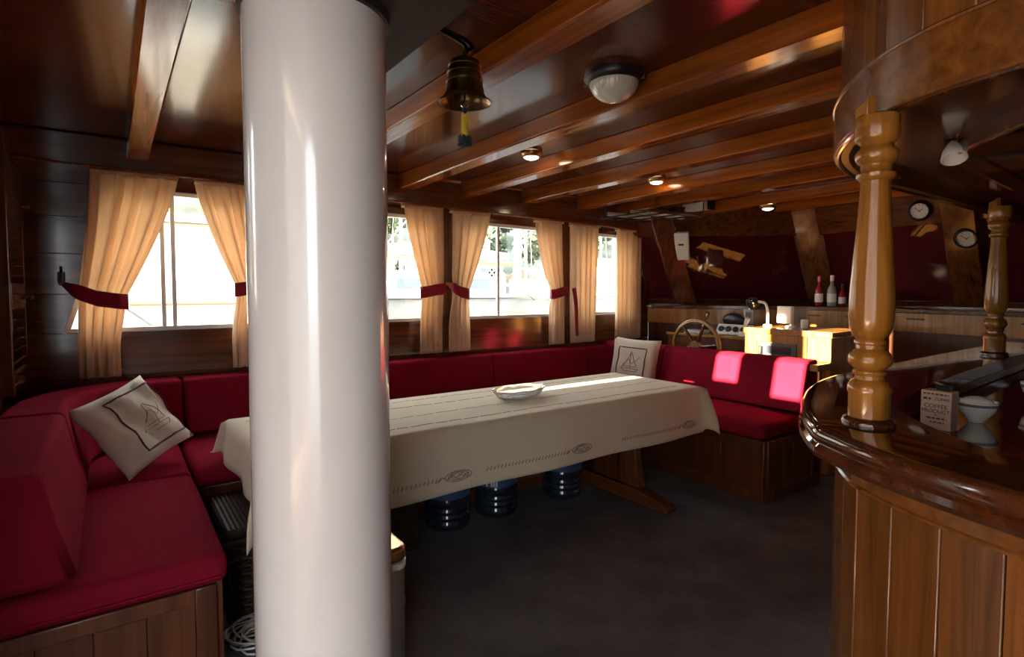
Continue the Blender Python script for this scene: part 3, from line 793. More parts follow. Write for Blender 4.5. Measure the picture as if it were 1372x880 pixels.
# walk along the face and cut it into planks
def walk(pts, step, first=0.0):
    L = [0]
    for a, b in zip(pts, pts[1:]): L.append(L[-1] + (b-a).length)
    def at(s):
        for i in range(len(L)-1):
            if s <= L[i+1]: return pts[i].lerp(pts[i+1], (s-L[i])/max(1e-9, L[i+1]-L[i]))
        return pts[-1]
    s = first; out = [at(s)]
    while s < L[-1]-.02: s = min(s+step, L[-1]); out.append(at(s))
    return out, at, L[-1]
def planks(root, pts, step, z0, z1, th, mat, gap=.0022, sign=1):
    cuts, at, Lt = walk(pts, step); s = 0
    for i in range(len(cuts)-1):
        s0, s1 = i*step, min((i+1)*step, Lt); sub = 3
        a_ = [at(s0+gap/2 + (s1-s0-gap)*k/sub) for k in range(sub+1)]
        t = (a_[-1]-a_[0]).normalized(); nrm = Vector((-t.y, t.x))*sign
        b_ = [p + nrm*th for p in a_]
        obj('plank', shell(a_, b_, z0, z1), mat, root, bevel=.0025, smooth=30)
planks(bb, face, .105, 0, .925, .02, 'bar_plank', sign=-1)
obj('backing', shell([f.lerp(q, .10) for f, q in zip(face, bar_in)], [f.lerp(q, .22) for f, q in zip(face, bar_in)], 0, BT-.05), 'dark_wood', bb)
obj('inner_apron', shell([q + (f-q).normalized()*.012 for f, q in zip(face, bar_in)], [q + (f-q).normalized()*.03 for f, q in zip(face, bar_in)], .90, BT-.05), 'console', bb)
# lower worktop inside the bar
wk = bar_in[::4]
wpoly = [(p.x+.0, p.y, .985) for p in [q + (f-q).normalized()*.010 for f, q in zip(face, bar_in)][::3]] + [(1.2, 4.2, .985)]
wtop = obj('worktop', MB().prism(wpoly, (0, 0, -.03)), 'bar_top', smooth=0)
tag(wtop, 'dark glossy work surface set just below the bar top', 'worktop')
cab = thing('back_cabinet', 'brown wooden cupboard standing behind the far bar post', 'cabinet', (-.35, 3.9, .985))
obj('body', MB().box(-.62, .2, 3.75, 4.2, .986, 1.10), 'base_wood', cab, bevel=.004)
obj('top', MB().box(-.64, .22, 3.73, 4.2, 1.10, 1.12), 'bar_top', cab, bevel=.004)

# canopy over the bar
can_out = crom(V2([(1.2, 1.15), (.55, 1.16), (.10, 1.19), (-.283, 1.285), (-.44, 1.335), (-.575, 1.43), (-.70, 1.58), (-.80, 1.76), (-.87, 1.98), (-.90, 2.20), (-.905, 2.8), (-.915, 3.5), (-.93, 4.3)]), 6)
can_in = crom(V2([(1.2, 1.55), (.55, 1.55), (.10, 1.56), (-.16, 1.60), (-.26, 1.66), (-.36, 1.75), (-.46, 1.85), (-.53, 1.94), (-.58, 2.04), (-.61, 2.20), (-.64, 2.8), (-.665, 3.5), (-.69, 4.3)]), 6)
CZ0, CZ1 = 1.735, 1.86
cn_ = thing('bar_canopy', 'curved wooden canopy of upright boards over the bar', 'canopy', (-.6, 1.8, CZ0))
th_in = [o + (q-o).normalized()*.03 for o, q in zip(can_out, can_in)]
band_o = [o + (o-q).normalized()*.014 for o, q in zip(can_out, can_in)]
obj('fascia_band', shell(band_o, th_in, CZ0, CZ1), 'bar_band', cn_, bevel=.004)
obj('bead', MB().tube([(p.x, p.y, CZ0) for p in can_out], .007, 8), 'wood_y', cn_)
obj('bead', MB().tube([(p.x, p.y, CZ1) for p in band_o], .005, 6), 'bar_band', cn_)
planks(cn_, can_out, .105, CZ1, CEIL, .018, 'bar_plank', sign=-1)
obj('backing', shell([o + (q-o).normalized()*.03 for o, q in zip(can_out, can_in)], [o + (q-o).normalized()*.045 for o, q in zip(can_out, can_in)], CZ1-.01, CEIL), 'dark_wood', cn_)
obj('soffit', shell(can_out, can_in, CZ0+.045, CZ0+.06), 'wood_y', cn_)
ii = [q + (o-q).normalized()*.02 for o, q in zip(can_out, can_in)]
obj('inner_band', shell(can_in, ii, CZ0, CEIL), 'wood_y', cn_, bevel=.004)

# turned posts
PX, PY = -.545, 1.372
pp = [(30,-572),(31,-569),(30,-565),(27,-563),(24.5,-562),(24.5,-530),(26,-526),(25.5,-520),(22,-513),(17.5,-510),(17,-505),(20,-502),(20,-499),(17,-497),(21,-495),(25.5,-488),(26,-482),(24,-475),(20,-470),(17,-468),(16.5,-463),(19,-461),(19,-457),(17,-455),(21,-450),(25,-440),(26.5,-425),(27,-405),(26,-380),(24,-350),(21.5,-315),(19,-280),(17.3,-250),(17.2,-243),(20,-241),(23,-237),(23,-233),(19,-230),(18,-226),(18,-221),(22,-218),(25,-212),(25.5,-207),(24,-202),(20,-199),(19,-194),(22,-191),(25,-188),(26,-184),(26,-172)]
k = .00163
pf = [(r*k*1.02, (h+572)*k) for r, h in pp]
po = thing('turned_post', 'honey-coloured turned wooden post by the carton on the bar', 'post', (PX, PY, BT), 'turned posts on the bar')
obj('shaft', MB().lathe([q for q in pf if q[1] > .015], (PX, PY, BT), 32), 'honey', po, smooth=50)
obj('base_ring', MB().lathe([(.036, .0), (.052, .0), (.053, .006), (.050, .012), (.042, .017), (.036, .017)], (PX, PY, BT), 32), 'bar_top', po, smooth=60)
capz = BT + (572-172)*k
obj('cap_block', MB().lathe([(.0425, capz-.002), (.0425, capz+.022), (.04, capz+.026)], (PX, PY, 0), 32), 'honey', po, smooth=60)
fdir = Vector((PX, PY)) ; 
obj('tongue', MB().prism([(PX-.036, PY-.024, capz+.02), (PX-.004, PY-.042, capz+.02), (PX-.004, PY-.042, capz+.062), (PX-.016, PY-.036, capz+.052), (PX-.036, PY-.024, capz+.046)], (.012, .018, 0)), 'honey', po, bevel=.002)
p2 = copy_tree(po, (-.795, 3.30, BT), 'turned wooden post on the bar, in the shade before the windscreen')

# things on the bar
bx = thing('coffee_carton', 'pinkish cream carton printed with dark lettering on the bar worktop', 'carton', (-.53, 1.74, .986))
Rb = math.radians(33)
ux, uy = Vector((math.cos(math.radians(64)), math.sin(math.radians(64)))), None
e1 = Vector((1, -.05)).normalized()      # along the printed face
e2 = Vector((-e1.y, e1.x))               # away from the camera
c0 = Vector((-.567, 1.742)); W_, D_, H_ = .068, .045, .10
q = [c0, c0+e1*W_, c0+e1*W_+e2*D_, c0+e2*D_]
obj('carton_body', MB().hexa([(p.x, p.y, z) for z in (.986, .986+H_) for p in q]), 'box', bx, bevel=.001)
qs = [c0+e1*(W_+.0006)+e2*.002, c0+e1*(W_+.0006)+e2*(D_-.002)]
obj('side_print', MB().add([(qs[0].x, qs[0].y, .988), (qs[1].x, qs[1].y, .988), (qs[1].x, qs[1].y, .986+H_-.004), (qs[0].x, qs[0].y, .986+H_-.004)], [(0, 1, 2, 3)]), 'box_side', bx, smooth=0)
rz = math.atan2(e1.y, e1.x)
cen = c0 + e1*W_/2 - e2*.0008
for s_, sz, zz in (('COFFEE', .0150, .060), ('PRODUCT', .0135, .047), ('OF', .006, .038)):
    text('lettering', s_, sz, 'ink', bx, (cen.x, cen.y, .986+zz), (PI/2, 0, rz))
text('lettering', 'COFFEE', .0100, 'ink', bx, (cen.x+e1.x*.014, cen.y+e1.y*.014, .986+.079), (PI/2, 0, rz))
mb = MB()
rr = random.Random(3)
def ink_row(z, h, s0, s1):
    s = s0
    while s < s1:
        w_ = .004 + .006*rr.random(); a = c0 + e1*s - e2*.0007; b = c0 + e1*min(s+w_, s1) - e2*.0007
        mb.add([(a.x, a.y, .986+z), (b.x, b.y, .986+z), (b.x, b.y, .986+z+h), (a.x, a.y, .986+z+h)], [(0, 1, 2, 3)]); s += w_+.0025
ink_row(.090, .004, .006, .062); ink_row(.076, .006, .006, .026); ink_row(.027, .004, .014, .058); ink_row(.017, .003, .022, .054)
obj('small_print', mb, 'ink', bx, smooth=0)['kind'] = 'stuff'
cl = thing('binder_clip', 'small black and silver clip on top of the carton', 'clip', (-.52, 1.765, .986+H_))
cc = c0 + e1*.045 + e2*.024
obj('jaw', MB().obox((cc.x, cc.y, .986+H_+.008), .035, .016, .014, rz=rz), 'black_plastic', cl, bevel=.003)
obj('lever', MB().obox((cc.x-.014, cc.y+.002, .986+H_+.017), .018, .010, .003, rz=rz, ry=.3), 'steel', cl)

def bowl(c, s, label):
    b = thing('china_bowl', label, 'bowl', c)
    obj('bowl_body', MB().lathe([(.018*s, 0), (.020*s, .006*s), (.026*s, .012*s), (.042*s, .034*s), (.048*s, .058*s), (.046*s, .058*s), (.040*s, .036*s), (.02*s, .014*s), (.001, .012*s)], c, 28), 'china', b, smooth=70)
    obj('rim_band', MB().lathe([(.0465*s, .046*s), (.0482*s, .051*s), (.0484*s, .0535*s), (.0478*s, .0535*s)], c, 28, caps=False), 'china_band', b)
    return b
b1_ = bowl((-.497, 1.93, .986), 1.0, 'white china bowl with a dark rim band behind the carton')
obj('contents', MB().ell((-.497, 1.93, 1.036), .040, .040, .022, 14, 8), 'china', b1_, smooth=80)
bowl((-.44, 2.36, .986), 1.25, 'plain larger white china bowl further along the bar worktop')
lg = thing('lighter', 'small black and silver lighter at the inner edge of the bar top', 'lighter', (-.525, 1.575, .986))
obj('body', MB().obox((-.505, 1.60, .994), .052, .02, .016, rz=.55), 'black_plastic', lg, bevel=.004)
obj('cap', MB().obox((-.545, 1.575, .995), .034, .022, .018, rz=.55), 'steel', lg, bevel=.004)
# reading lamp clipped inside the canopy
ln = thing('clip_lamp', 'small white cone lamp clipped under the bar canopy', 'lamp', (-.59, 1.97, 1.72))
obj('shade', MB().lathe([(.006, 0), (.014, .010), (.026, .034), (.032, .058), (.030, .060), (.022, .036), (.002, .008)], (-.588, 1.972, 1.772), 20, ax=(.22, -.38, -.90)), 'white_plastic', ln, smooth=60)
obj('stem', MB().tube([(-.588, 1.972, 1.770), (-.594, 1.985, 1.774)], .006, 8), 'white_plastic', ln)
obj('clamp', MB().box(-.612, -.582, 1.975, 1.999, 1.766, 1.779), 'black_plastic', ln, bevel=.003)

# ================================================================== CEILING FITTINGS
def downlight(x, y, label, CEIL=CEIL):
    t = thing('ceiling_downlight', label, 'ceiling light', (x, y, CEIL-.035), 'lit ceiling downlights')
    obj('ring', MB().lathe([(.040, CEIL-.002), (.066, CEIL-.002), (.066, CEIL-.012), (.056, CEIL-.030), (.044, CEIL-.034)], (x, y, 0), 28, caps=False), 'brass', t, smooth=60)
    obj('lens', MB().lathe([(.001, CEIL-.046), (.025, CEIL-.044), (.042, CEIL-.036), (.045, CEIL-.026), (.04, CEIL-.004)], (x, y, 0), 28), 'lamp_on', t, smooth=60)
downlight(-2.68, 2.06, 'lit round downlight between beams above the table middle')
downlight(-2.76, 3.28, 'lit round downlight between beams above the table end by the short bench')
downlight(-2.67, 4.62, 'lit round downlight on the beam next to the windscreen', 2.079)

bl = thing('bulkhead_lamp', 'unlit ribbed glass bulkhead lamp on a dark base', 'ceiling light', (-1.545, 1.585, 2.05))
obj('base', MB().lathe([(.085, CEIL), (.112, CEIL), (.114, CEIL-.016), (.106, CEIL-.030), (.092, CEIL-.034), (.090, CEIL-.028)], (-1.545, 1.585, 0), 36, caps=False), 'black_plastic', bl, smooth=50)
def dome(u, v):
    t = 2*PI*u; a = v*PI/2; r = .092*math.cos(a)*(1+.012*math.cos(40*t)*math.cos(a)); return (-1.545+r*math.cos(t), 1.585+r*math.sin(t), CEIL-.030-.075*math.sin(a))
obj('glass_dome', MB().grid(dome, 120, 10), 'frosted', bl, smooth=80)
for i in range(2):
    a = .6+PI*i
    obj('clasp', MB().obox((-1.545+.106*math.cos(a), 1.585+.106*math.sin(a), CEIL-.018), .022, .024, .03, rz=a), 'old_brass', bl, bevel=.003)

# brass ship's bell with its lanyard
BX, BY = -1.515, .905
be = thing('ship_bell', 'brass ship bell hanging from the ceiling beside the mast', 'bell', (BX, BY, 1.92))
bz = 1.925
obj('bell_body', MB().lathe([(.083, bz), (.082, bz+.004), (.070, bz+.012), (.061, bz+.026), (.0575, bz+.046), (.0555, bz+.060), (.0575, bz+.062), (.0575, bz+.066), (.0545, bz+.068), (.0525, bz+.086), (.0545, bz+.088), (.0545, bz+.091), (.0515, bz+.093), (.0490, bz+.108), (.0510, bz+.110), (.0505, bz+.113), (.0475, bz+.115), (.0455, bz+.124), (.034, bz+.130), (.022, bz+.131), (.018, bz+.138), (.004, bz+.140),
     (.004, bz+.124), (.038, bz+.120), (.046, bz+.105), (.052, bz+.06), (.056, bz+.03), (.066, bz+.010), (.080, bz)], (BX, BY, 0), 40, caps=False), 'bell_brass', be, smooth=40)
obj('crown_loop', MB().tube([(BX+.014*math.cos(t), BY, bz+.148+.014*math.sin(t)) for t in [2*PI*i/14 for i in range(14)]], .005, 8, closed=True), 'old_brass', be)
obj('clapper', MB().lathe([(.003, bz+.10), (.003, bz+.012), (.012, bz+.004), (.012, bz-.008), (.005, bz-.014)], (BX, BY, 0), 14), 'chrome', be)
obj('bracket', MB().tube(crom([Vector((BX, BY, bz+.152)), Vector((BX+.004, BY+.022, bz+.170)), Vector((BX-.01, BY+.012, bz+.195)), Vector((BX-.045, BY-.02, bz+.222)), Vector((BX-.07, BY-.045, CEIL+.0))], 6), .0075, 8), 'old_brass', be)
obj('bracket', MB().tube(crom([Vector((BX, BY, bz+.152)), Vector((BX-.006, BY+.006, bz+.175)), Vector((BX-.03, BY-.012, bz+.200)), Vector((BX-.065, BY-.038, bz+.228)), Vector((BX-.085, BY-.055, CEIL))], 6), .006, 8), 'old_brass', be)
obj('lanyard_top', MB().tube([(BX, BY, bz-.012), (BX+.001, BY, bz-.035)], .007, 8), 'black_cord', be)
mb = MB()
for s in range(3):
    mb.tube([(BX+.0055*math.cos(k*.55+s*2.09), BY+.0055*math.sin(k*.55+s*2.09), bz-.033-k*.0022) for k in range(32)], .0058, 6)
obj('lanyard_braid', mb, 'yellow', be, smooth=80)
mb = MB().ell((BX, BY, bz-.116), .019, .019, .017, 14, 10)
for s in range(7): mb.tube([(BX+.018*math.cos(s*.9+k*.3), BY+.018*math.sin(s*.9+k*.3), bz-.102-k*.005) for k in range(6)], .005, 6)
obj('lanyard_knot', mb, 'black_cord', be, smooth=80)

# strip light and chart rack at the bow
sl_ = thing('strip_light', 'short white strip light with a black end on the ceiling', 'ceiling light', (-3.36, 4.66, 2.09))
obj('diffuser', MB().obox((-3.29, 4.48, 2.125), .26, .085, .085, rz=.12), 'white_plastic', sl_, bevel=.02, seg=4)
obj('end_cap', MB().obox((-3.145, 4.497, 2.125), .03, .095, .09, rz=.12), 'black_plastic', sl_, bevel=.006)
rk_ = thing('ceiling_rack', 'slim ceiling rack holding charts above the corner', 'rack', (-3.42, 4.1, 2.0))
for y in (3.66, 3.84, 4.02, 4.20, 4.36): obj('bar', MB().tube([(-3.70, y, 2.0), (-3.12, y, 2.0)], .007, 6), 'dark_wood', rk_)
for x in (-3.70, -3.12): obj('rail', MB().box(x-.012, x+.012, 3.62, 4.38, 1.992, 2.016), 'wood_y', rk_, bevel=.003)
for x in (-3.70, -3.12):
    for y in (3.70, 4.35): obj('hanger', MB().tube([(x, y, 2.012), (x, y, CEIL)], .006, 6), 'old_brass', rk_)
cz_ = 2.0075
for i, (x, l0, l1, r, lab) in enumerate(((-3.60, 3.64, 4.30, .019, 'thick rolled chart on the ceiling rack next to the curtain side'), (-3.35, 3.66, 4.40, .014, 'thin rolled chart on the middle of the ceiling rack'))):
    t = obj('rolled_chart', MB().lathe([(r*.75, 0), (r, 0), (r, l1-l0), (r*.75, l1-l0)], (x, l0, cz_+r), 14, caps=False, ax=(.06-.1*i, 1, 0)), 'paper'); tag(t, lab, 'chart', 'charts on the ceiling rack')
t = obj('folded_chart', MB().obox((-3.22, 4.05, cz_+.006), .16, .44, .012, rz=.1), 'paper', bevel=.003); tag(t, 'flat folded chart lying on the ceiling rack', 'chart', 'charts on the ceiling rack')

# ================================================================== UNDER THE TABLE
def jug(c, label, ang, r=.132, col='water_blue'):
    x, y, _ = c
    t = thing('water_jug', label, 'water bottle', c, 'large water bottles under the table')
    pr = [(.02, .004), (r*.88, .0), (r*.97, .012), (r, .03)]
    for i in range(3): z = .045+i*.035; pr += [(r, z), (r*.955, z+.010), (r*.955, z+.020), (r, z+.030)]
    pr += [(r, .17), (r*.98, .178), (r*.98, .272), (r, .28), (r, .30), (r*.93, .335), (r*.70, .372), (r*.38, .392), (.032, .40), (.030, .425)]
    obj('bottle', MB().lathe(pr, c, 40), col, t, smooth=45)
    obj('label_band', MB().lathe([(r*.985, .182), (r*.992, .183), (r*.992, .268), (r*.985, .269)], c, 40, caps=False), 'label_blue', t)
    obj('cap', MB().lathe([(.034, .422), (.034, .45), (.03, .455)], c, 20), 'label_blue', t)
    obj('handle', MB().tube([(x+.03, y, .41), (x+.08, y, .425), (x+.085, y, .40), (x+.06, y, .385)], .007, 8), 'label_blue', t)
    return t
jug((-2.80, 1.545, 0), 'blue water jug closest to the wicker hamper', 0)
j2 = jug((-2.80, 1.885, 0), 'water jug with a printed red and white label', 0)
jug((-2.78, 2.40, 0), 'blue water jug beside the trestle leg', 0)
mb = MB(); mr = MB()
for i in range(5):
    a = -1.05+i*.11; r = .1335
    p0 = Vector((-2.80+r*math.cos(a), 1.885+r*math.sin(a), .19)); p1 = Vector((-2.80+r*math.cos(a+.08), 1.885+r*math.sin(a+.08), .19)); h = .035+.03*((i*7) % 3)/2
    (mr if i in (1,) else mb).add([p0, p1, p1+Vector((0, 0, h)), p0+Vector((0, 0, h))], [(0, 1, 2, 3)])
obj('label_print', mb, 'label_white', j2, smooth=0); obj('label_print', mr, 'label_red', j2, smooth=0)

def wicker(x0, x1, y0, y1, h, label, name, lid=False):
    t = thing(name, label, 'basket', ((x0+x1)/2, (y0+y1)/2, 0))
    obj('lining', MB().box(x0+.02, x1-.02, y0+.02, y1-.02, .004, h-.01), 'black_rubber', t)
    st_ = MB(); we = MB()
    per = [(x0, y0, x1, y0), (x1, y0, x1, y1), (x1, y1, x0, y1), (x0, y1, x0, y0)]
    step = .042; n = 0; uprights = []
    for ax_, ay_, bx_, by_ in per:
        L = math.hypot(bx_-ax_, by_-ay_); m_ = max(3, int(L/step))
        for i in range(m_):
            uprights.append((lerp(ax_, bx_, i/m_), lerp(ay_, by_, i/m_), Vector((by_-ay_, ax_-bx_, 0)).normalized()))
    for x, y, nn in uprights: st_.tube([(x, y, .0), (x, y, h)], .006, 5)
    obj('stakes', st_, 'wicker', t)['kind'] = 'stuff'
    z = .012; k = 0; m_ = len(uprights)
    while z < h-.01:
        pts = []
        for i, (x, y, nn) in enumerate(uprights):
            o_ = .009*(1 if (i+k) % 2 else -1); pts.append((x+nn.x*o_, y+nn.y*o_, z))
        we.tube(pts, .0075, 5, closed=True); z += .0165; k += 1
    obj('weave', we, 'wicker', t)['kind'] = 'stuff'
    obj('rim', MB().tube([(x0, y0, h), (x1, y0, h), (x1, y1, h), (x0, y1, h)], .014, 8, closed=True), 'wicker', t)
    if lid:
        l = obj('lid', MB().box(x0-.012, x1+.012, y0-.012, y1+.012, h+.014, h+.05), 'wicker', t, bevel=.01)
        sl2 = MB()
        q = y0
        while q < y1: sl2.tube([(x0-.012, q, h+.052), (x1+.012, q, h+.052)], .008, 5); q += .018
        obj('lid_weave', sl2, 'wicker', l)['kind'] = 'stuff'
        obj('clasp', MB().box(x1+.012, x1+.022, (y0+y1)/2-.012, (y0+y1)/2+.012, h-.02, h+.04), 'old_brass', t, bevel=.002)
    return t
wicker(-2.90, -2.48, .36, .80, .32, 'dark wicker chest with a lid under the table end', 'wicker_chest', True)
wicker(-2.88, -2.62, .98, 1.26, .40, 'tall dark wicker hamper half hidden behind the mast', 'wicker_basket')
# bin behind the mast
bi = thing('pedal_bin', 'brushed steel pedal bin standing behind the mast', 'bin', (-1.66, .62, 0))
def rrect(cx, cy, w, d, r, n=5):
    out = []
    for sx, sy, a0_ in ((1, 1, 0), (-1, 1, PI/2), (-1, -1, PI), (1, -1, 1.5*PI)):
        for i in range(n+1):
            a = a0_ + PI/2*i/n; out.append((cx+sx*(w/2-r)+r*math.cos(a), cy+sy*(d/2-r)+r*math.sin(a)))
    return out
rb_ = rrect(-1.645, .60, .25, .21, .035)
obj('body', MB().prism([(x, y, .02) for x, y in rb_], (0, 0, .50)), 'steel', bi)
obj('base', MB().prism([(x, y, 0) for x, y in rrect(-1.645, .60, .26, .22, .04)], (0, 0, .025)), 'black_plastic', bi)
obj('liner_band', MB().prism([(x, y, .518) for x, y in rrect(-1.645, .60, .258, .218, .04)], (0, 0, .018)), 'white_plastic', bi)
obj('lid', MB().prism([(x, y, .537) for x, y in rrect(-1.645, .60, .256, .216, .04)], (0, 0, .045)), 'brass', bi, bevel=.012, seg=3)
obj('handle', MB().tube([(-1.64+.03*k/4, .706+.022*math.sin(PI*k/8), .43-.012*k) for k in range(9)], .006, 6), 'white_plastic', bi)
# tangle of white cable on the carpet
pts = []
rr = random.Random(5)
for i in range(150):
    a = i*.43; r = .05+.065*(.5+.5*math.sin(i*.37))
    pts.append(Vector((-2.30+r*math.cos(a)+.03*math.sin(i*.09), .44+r*math.sin(a)*1.1, .006+.022*(.5+.5*math.sin(i*.71)))))
cb_ = obj('cable_coil', MB().tube(pts, .004, 6), 'cable', smooth=80); tag(cb_, 'tangled coil of thin white cable on the carpet', 'cable')

# ================================================================== HELM AT THE BOW END
fr_ = V2([(-3.83, 4.42), (-3.42, 4.50), (-2.70, 5.10), (-1.95, 5.12), (-1.42, 5.02), (.0, 4.75), (1.77, 4.45)])
bk = [PW[0]+Vector((.0, -.03)), PW[1]+Vector((.02, -.05)), PW[2]+Vector((0, -.07)), PW[2].lerp(PW[3], .55)+Vector((0, -.06)), PW[3]+Vector((0, -.06)), PW[4]+Vector((0, -.06)), PW[5]+Vector((-.03, -.06))]
db = thing('dashboard', 'long wooden dashboard shelf below the windscreen', 'dashboard', (-2, 5.0, 0))
obj('shelf', shell(fr_, bk, 1.165, 1.20), 'wood_x', db, bevel=.005)
fr2 = [p + Vector((0, .02)) for p in fr_]
obj('fascia', shell(fr2, [p+Vector((0, .03)) for p in fr2], 1.02, 1.165), 'console', db)
obj('lower_panel', shell([p+Vector((0, .05)) for p in fr_], [p+Vector((0, .07)) for p in fr_], 0, 1.02), 'base_wood', db)
mb = None
for (a, b, s) in ((2, 3, .25), (2, 3, .70), (3, 4, .45), (4, 5, .3)):
    p = fr2[a].lerp(fr2[b], s); tt = (fr2[b]-fr2[a]).normalized()
    obj('slot', MB().obox((p.x, p.y-.001, 1.12), .13, .006, .014, rz=math.atan2(tt.y, tt.x)), 'black_plastic', db)

co = thing('helm_console', 'honey wooden helm console with a dark radio panel', 'console', (-2.26, 4.4, 0))
CX0, CX1, CY0, CY1 = -2.60, -1.925, 4.20, 4.72
obj('carcass', MB().box(CX0, CX1, CY0+.02, CY1, 0, 1.0), 'console', co)
obj('lid', MB().box(CX0-.012, CX1+.012, CY0-.015, CY1, 1.0, 1.045), 'console', co, bevel=.006)
for x0, x1 in ((CX0, CX0+.10), (-2.17, -2.10), (CX1-.035, CX1)): obj('stile', MB().box(x0, x1, CY0, CY0+.022, 0, 1.0), 'console', co, bevel=.003)
obj('rail', MB().box(CX0+.10, -2.17, CY0, CY0+.022, .94, 1.0), 'console', co, bevel=.003)
obj('door', MB().box(-2.095, CX1-.04, CY0+.006, CY0+.024, .30, .99), 'console', co, bevel=.003)
rp = obj('radio_panel', MB().box(CX0+.11, -2.18, CY0+.006, CY0+.03, .78, .93), 'radio', co, bevel=.003)
for x in (-2.45, -2.40, -2.35, -2.30): obj('knob', MB().lathe([(.011, 0), (.011, .014), (.008, .016)], (x, CY0+.006, .81), 12, ax=(0, -1, 0)), 'black_plastic', rp)
obj('display', MB().box(-2.42, -2.22, CY0+.001, CY0+.006, .85, .91), 'screen', rp)
obj('handset', MB().obox((-2.46, CY0-.008, .87), .03, .03, .07), 'black_plastic', rp, bevel=.006)

hd_ = thing('helm_desk', 'low wooden helm desk with a pale instrument panel', 'desk', (-3.05, 4.4, 0))
obj('body', MB().box(-3.42, -2.62, 4.26, 4.48, 0, .93), 'base_wood', hd_, bevel=.004)
obj('top', MB().box(-3.43, -2.615, 4.24, 4.48, .93, .955), 'console', hd_, bevel=.005)
ip = obj('instrument_panel', MB().obox((-2.80, 4.37, 1.0), .34, .03, .10, rx=-.5), 'white_plastic', hd_, bevel=.005)
for x in (-2.92, -2.85, -2.78, -2.71): obj('gauge', MB().lathe([(.026, 0), (.026, .008), (.021, .010), (.021, .006), (.001, .006)], (x, 4.352, 1.008), 18, ax=(0, -.88, .48)), 'black_plastic', ip)

# steering wheel
HX, HY, HZ = -2.995, 4.10, .855
sw = thing('steering_wheel', 'varnished wooden steering wheel behind the sunlit cushion', 'wheel', (HX, HY, .60))
obj('rim', MB().tube([(HX+.232*math.cos(2*PI*i/48), HY, HZ+.232*math.sin(2*PI*i/48)) for i in range(48)], .017, 10, closed=True), 'honey', sw, smooth=80)
obj('inner_ring', MB().tube([(HX+.222*math.cos(2*PI*i/48), HY-.014, HZ+.222*math.sin(2*PI*i/48)) for i in range(48)], .006, 8, closed=True), 'brass', sw, smooth=80)
obj('hub', MB().lathe([(.05, -.03), (.055, -.01), (.055, .02), (.03, .035)], (HX, HY, HZ), 20, ax=(0, 1, 0)), 'brass', sw, smooth=60)
obj('shaft', MB().tube([(HX, HY+.03, HZ), (HX, 4.255, HZ)], .018, 10), 'steel', sw)
for i in range(6):
    a = math.radians(68+60*i); d = Vector((math.cos(a), 0, math.sin(a)))
    c = Vector((HX, HY, HZ)); rs = [.012, .016, .011, .015, .012, .018, .012]
    obj('spoke', MB().tube([c+d*(.04+.19*k/6) for k in range(7)], rs, 10), 'wood_z', sw, smooth=80)
    if i in (0, 2, 4): obj('grip', MB().tube([c+d*(.245+.085*k/5) for k in range(6)], [.010, .012, .015, .016, .014, .008], 10), 'wood_z', sw, smooth=80)

# chartplotter, lamp and small gear on the console
mo = thing('chartplotter', 'white boxy chartplotter on a stand on the helm console', 'monitor', (-2.38, 4.50, 1.045))
obj('stand', MB().lathe([(.05, 0), (.05, .008), (.018, .016), (.016, .05)], (-2.37, 4.50, 1.046), 18), 'white_plastic', mo)
bd = obj('housing', MB().obox((-2.36, 4.52, 1.145), .16, .13, .125, rz=math.radians(-25)), 'grey_plastic', mo, bevel=.012, seg=3)
obj('front', MB().obox((-2.396, 4.442, 1.147), .175, .035, .14, rz=math.radians(-25)), 'white_plastic', mo, bevel=.01, seg=3)
for i in range(4): obj('cooling_rib', MB().obox((-2.283+.026*(i-1.5)*.42, 4.484+.026*(i-1.5)*.9, 1.145), .008, .008, .11, rz=math.radians(-25)), 'grey_plastic', mo)
t = obj('mug', MB().lathe([(.026, 0), (.028, .004), (.028, .07), (.025, .07), (.024, .008), (.001, .008)], (-2.25, 4.46, 1.046), 20), 'china', smooth=60); tag(t, 'small white mug beside the chartplotter', 'mug')
gl = thing('gooseneck_lamp', 'black-headed lamp on a white gooseneck by the console', 'lamp', (-2.56, 4.50, 1.045))
obj('base', MB().lathe([(.035, 0), (.035, .012), (.012, .02)], (-2.545, 4.44, 1.046), 18), 'white_plastic', gl, smooth=60)
obj('neck', MB().tube(crom([Vector((-2.545, 4.44, 1.06)), Vector((-2.545, 4.44, 1.16)), Vector((-2.575, 4.45, 1.235)), Vector((-2.64, 4.46, 1.25))], 6), .011, 8), 'white_plastic', gl, smooth=80)
obj('head', MB().lathe([(.012, -.05), (.04, -.035), (.052, 0), (.048, .03), (.02, .042)], (-2.69, 4.455, 1.235), 20, ax=(-.4, -.8, -.3)), 'black_plastic', gl, smooth=60)
obj('head_ring', MB().lathe([(.052, .018), (.055, .024), (.050, .032), (.046, .03)], (-2.69, 4.455, 1.235), 20, caps=False, ax=(-.4, -.8, -.3)), 'chrome', gl)
cm = thing('throttle_lever', 'white throttle lever standing on the helm desk', 'lever', (-2.64, 4.33, .956))
obj('lever_base', MB().box(-2.70, -2.625, 4.262, 4.335, .956, 1.0), 'white_plastic', cm, bevel=.01)
obj('lever_arm', MB().tube([(-2.66, 4.30, .995), (-2.655, 4.30, 1.07), (-2.635, 4.295, 1.115)], [.014, .017, .022], 10), 'white_plastic', cm, smooth=80)
cpv = thing('helm_compass', 'black binnacle compass on the helm desk', 'compass', (-2.86, 4.42, .956))
obj('housing', MB().ell((-2.86, 4.445, 1.085), .11, .032, .06, 20, 10), 'black_plastic', cpv, smooth=80)
obj('foot', MB().box(-2.93, -2.79, 4.435, 4.475, .956, 1.06), 'black_plastic', cpv, bevel=.005)
t = obj('logbook', MB().box(-3.26, -3.08, 4.28, 4.42, .9555, .985), 'paper', bevel=.004); tag(t, 'white logbook lying behind the steering wheel', 'book')
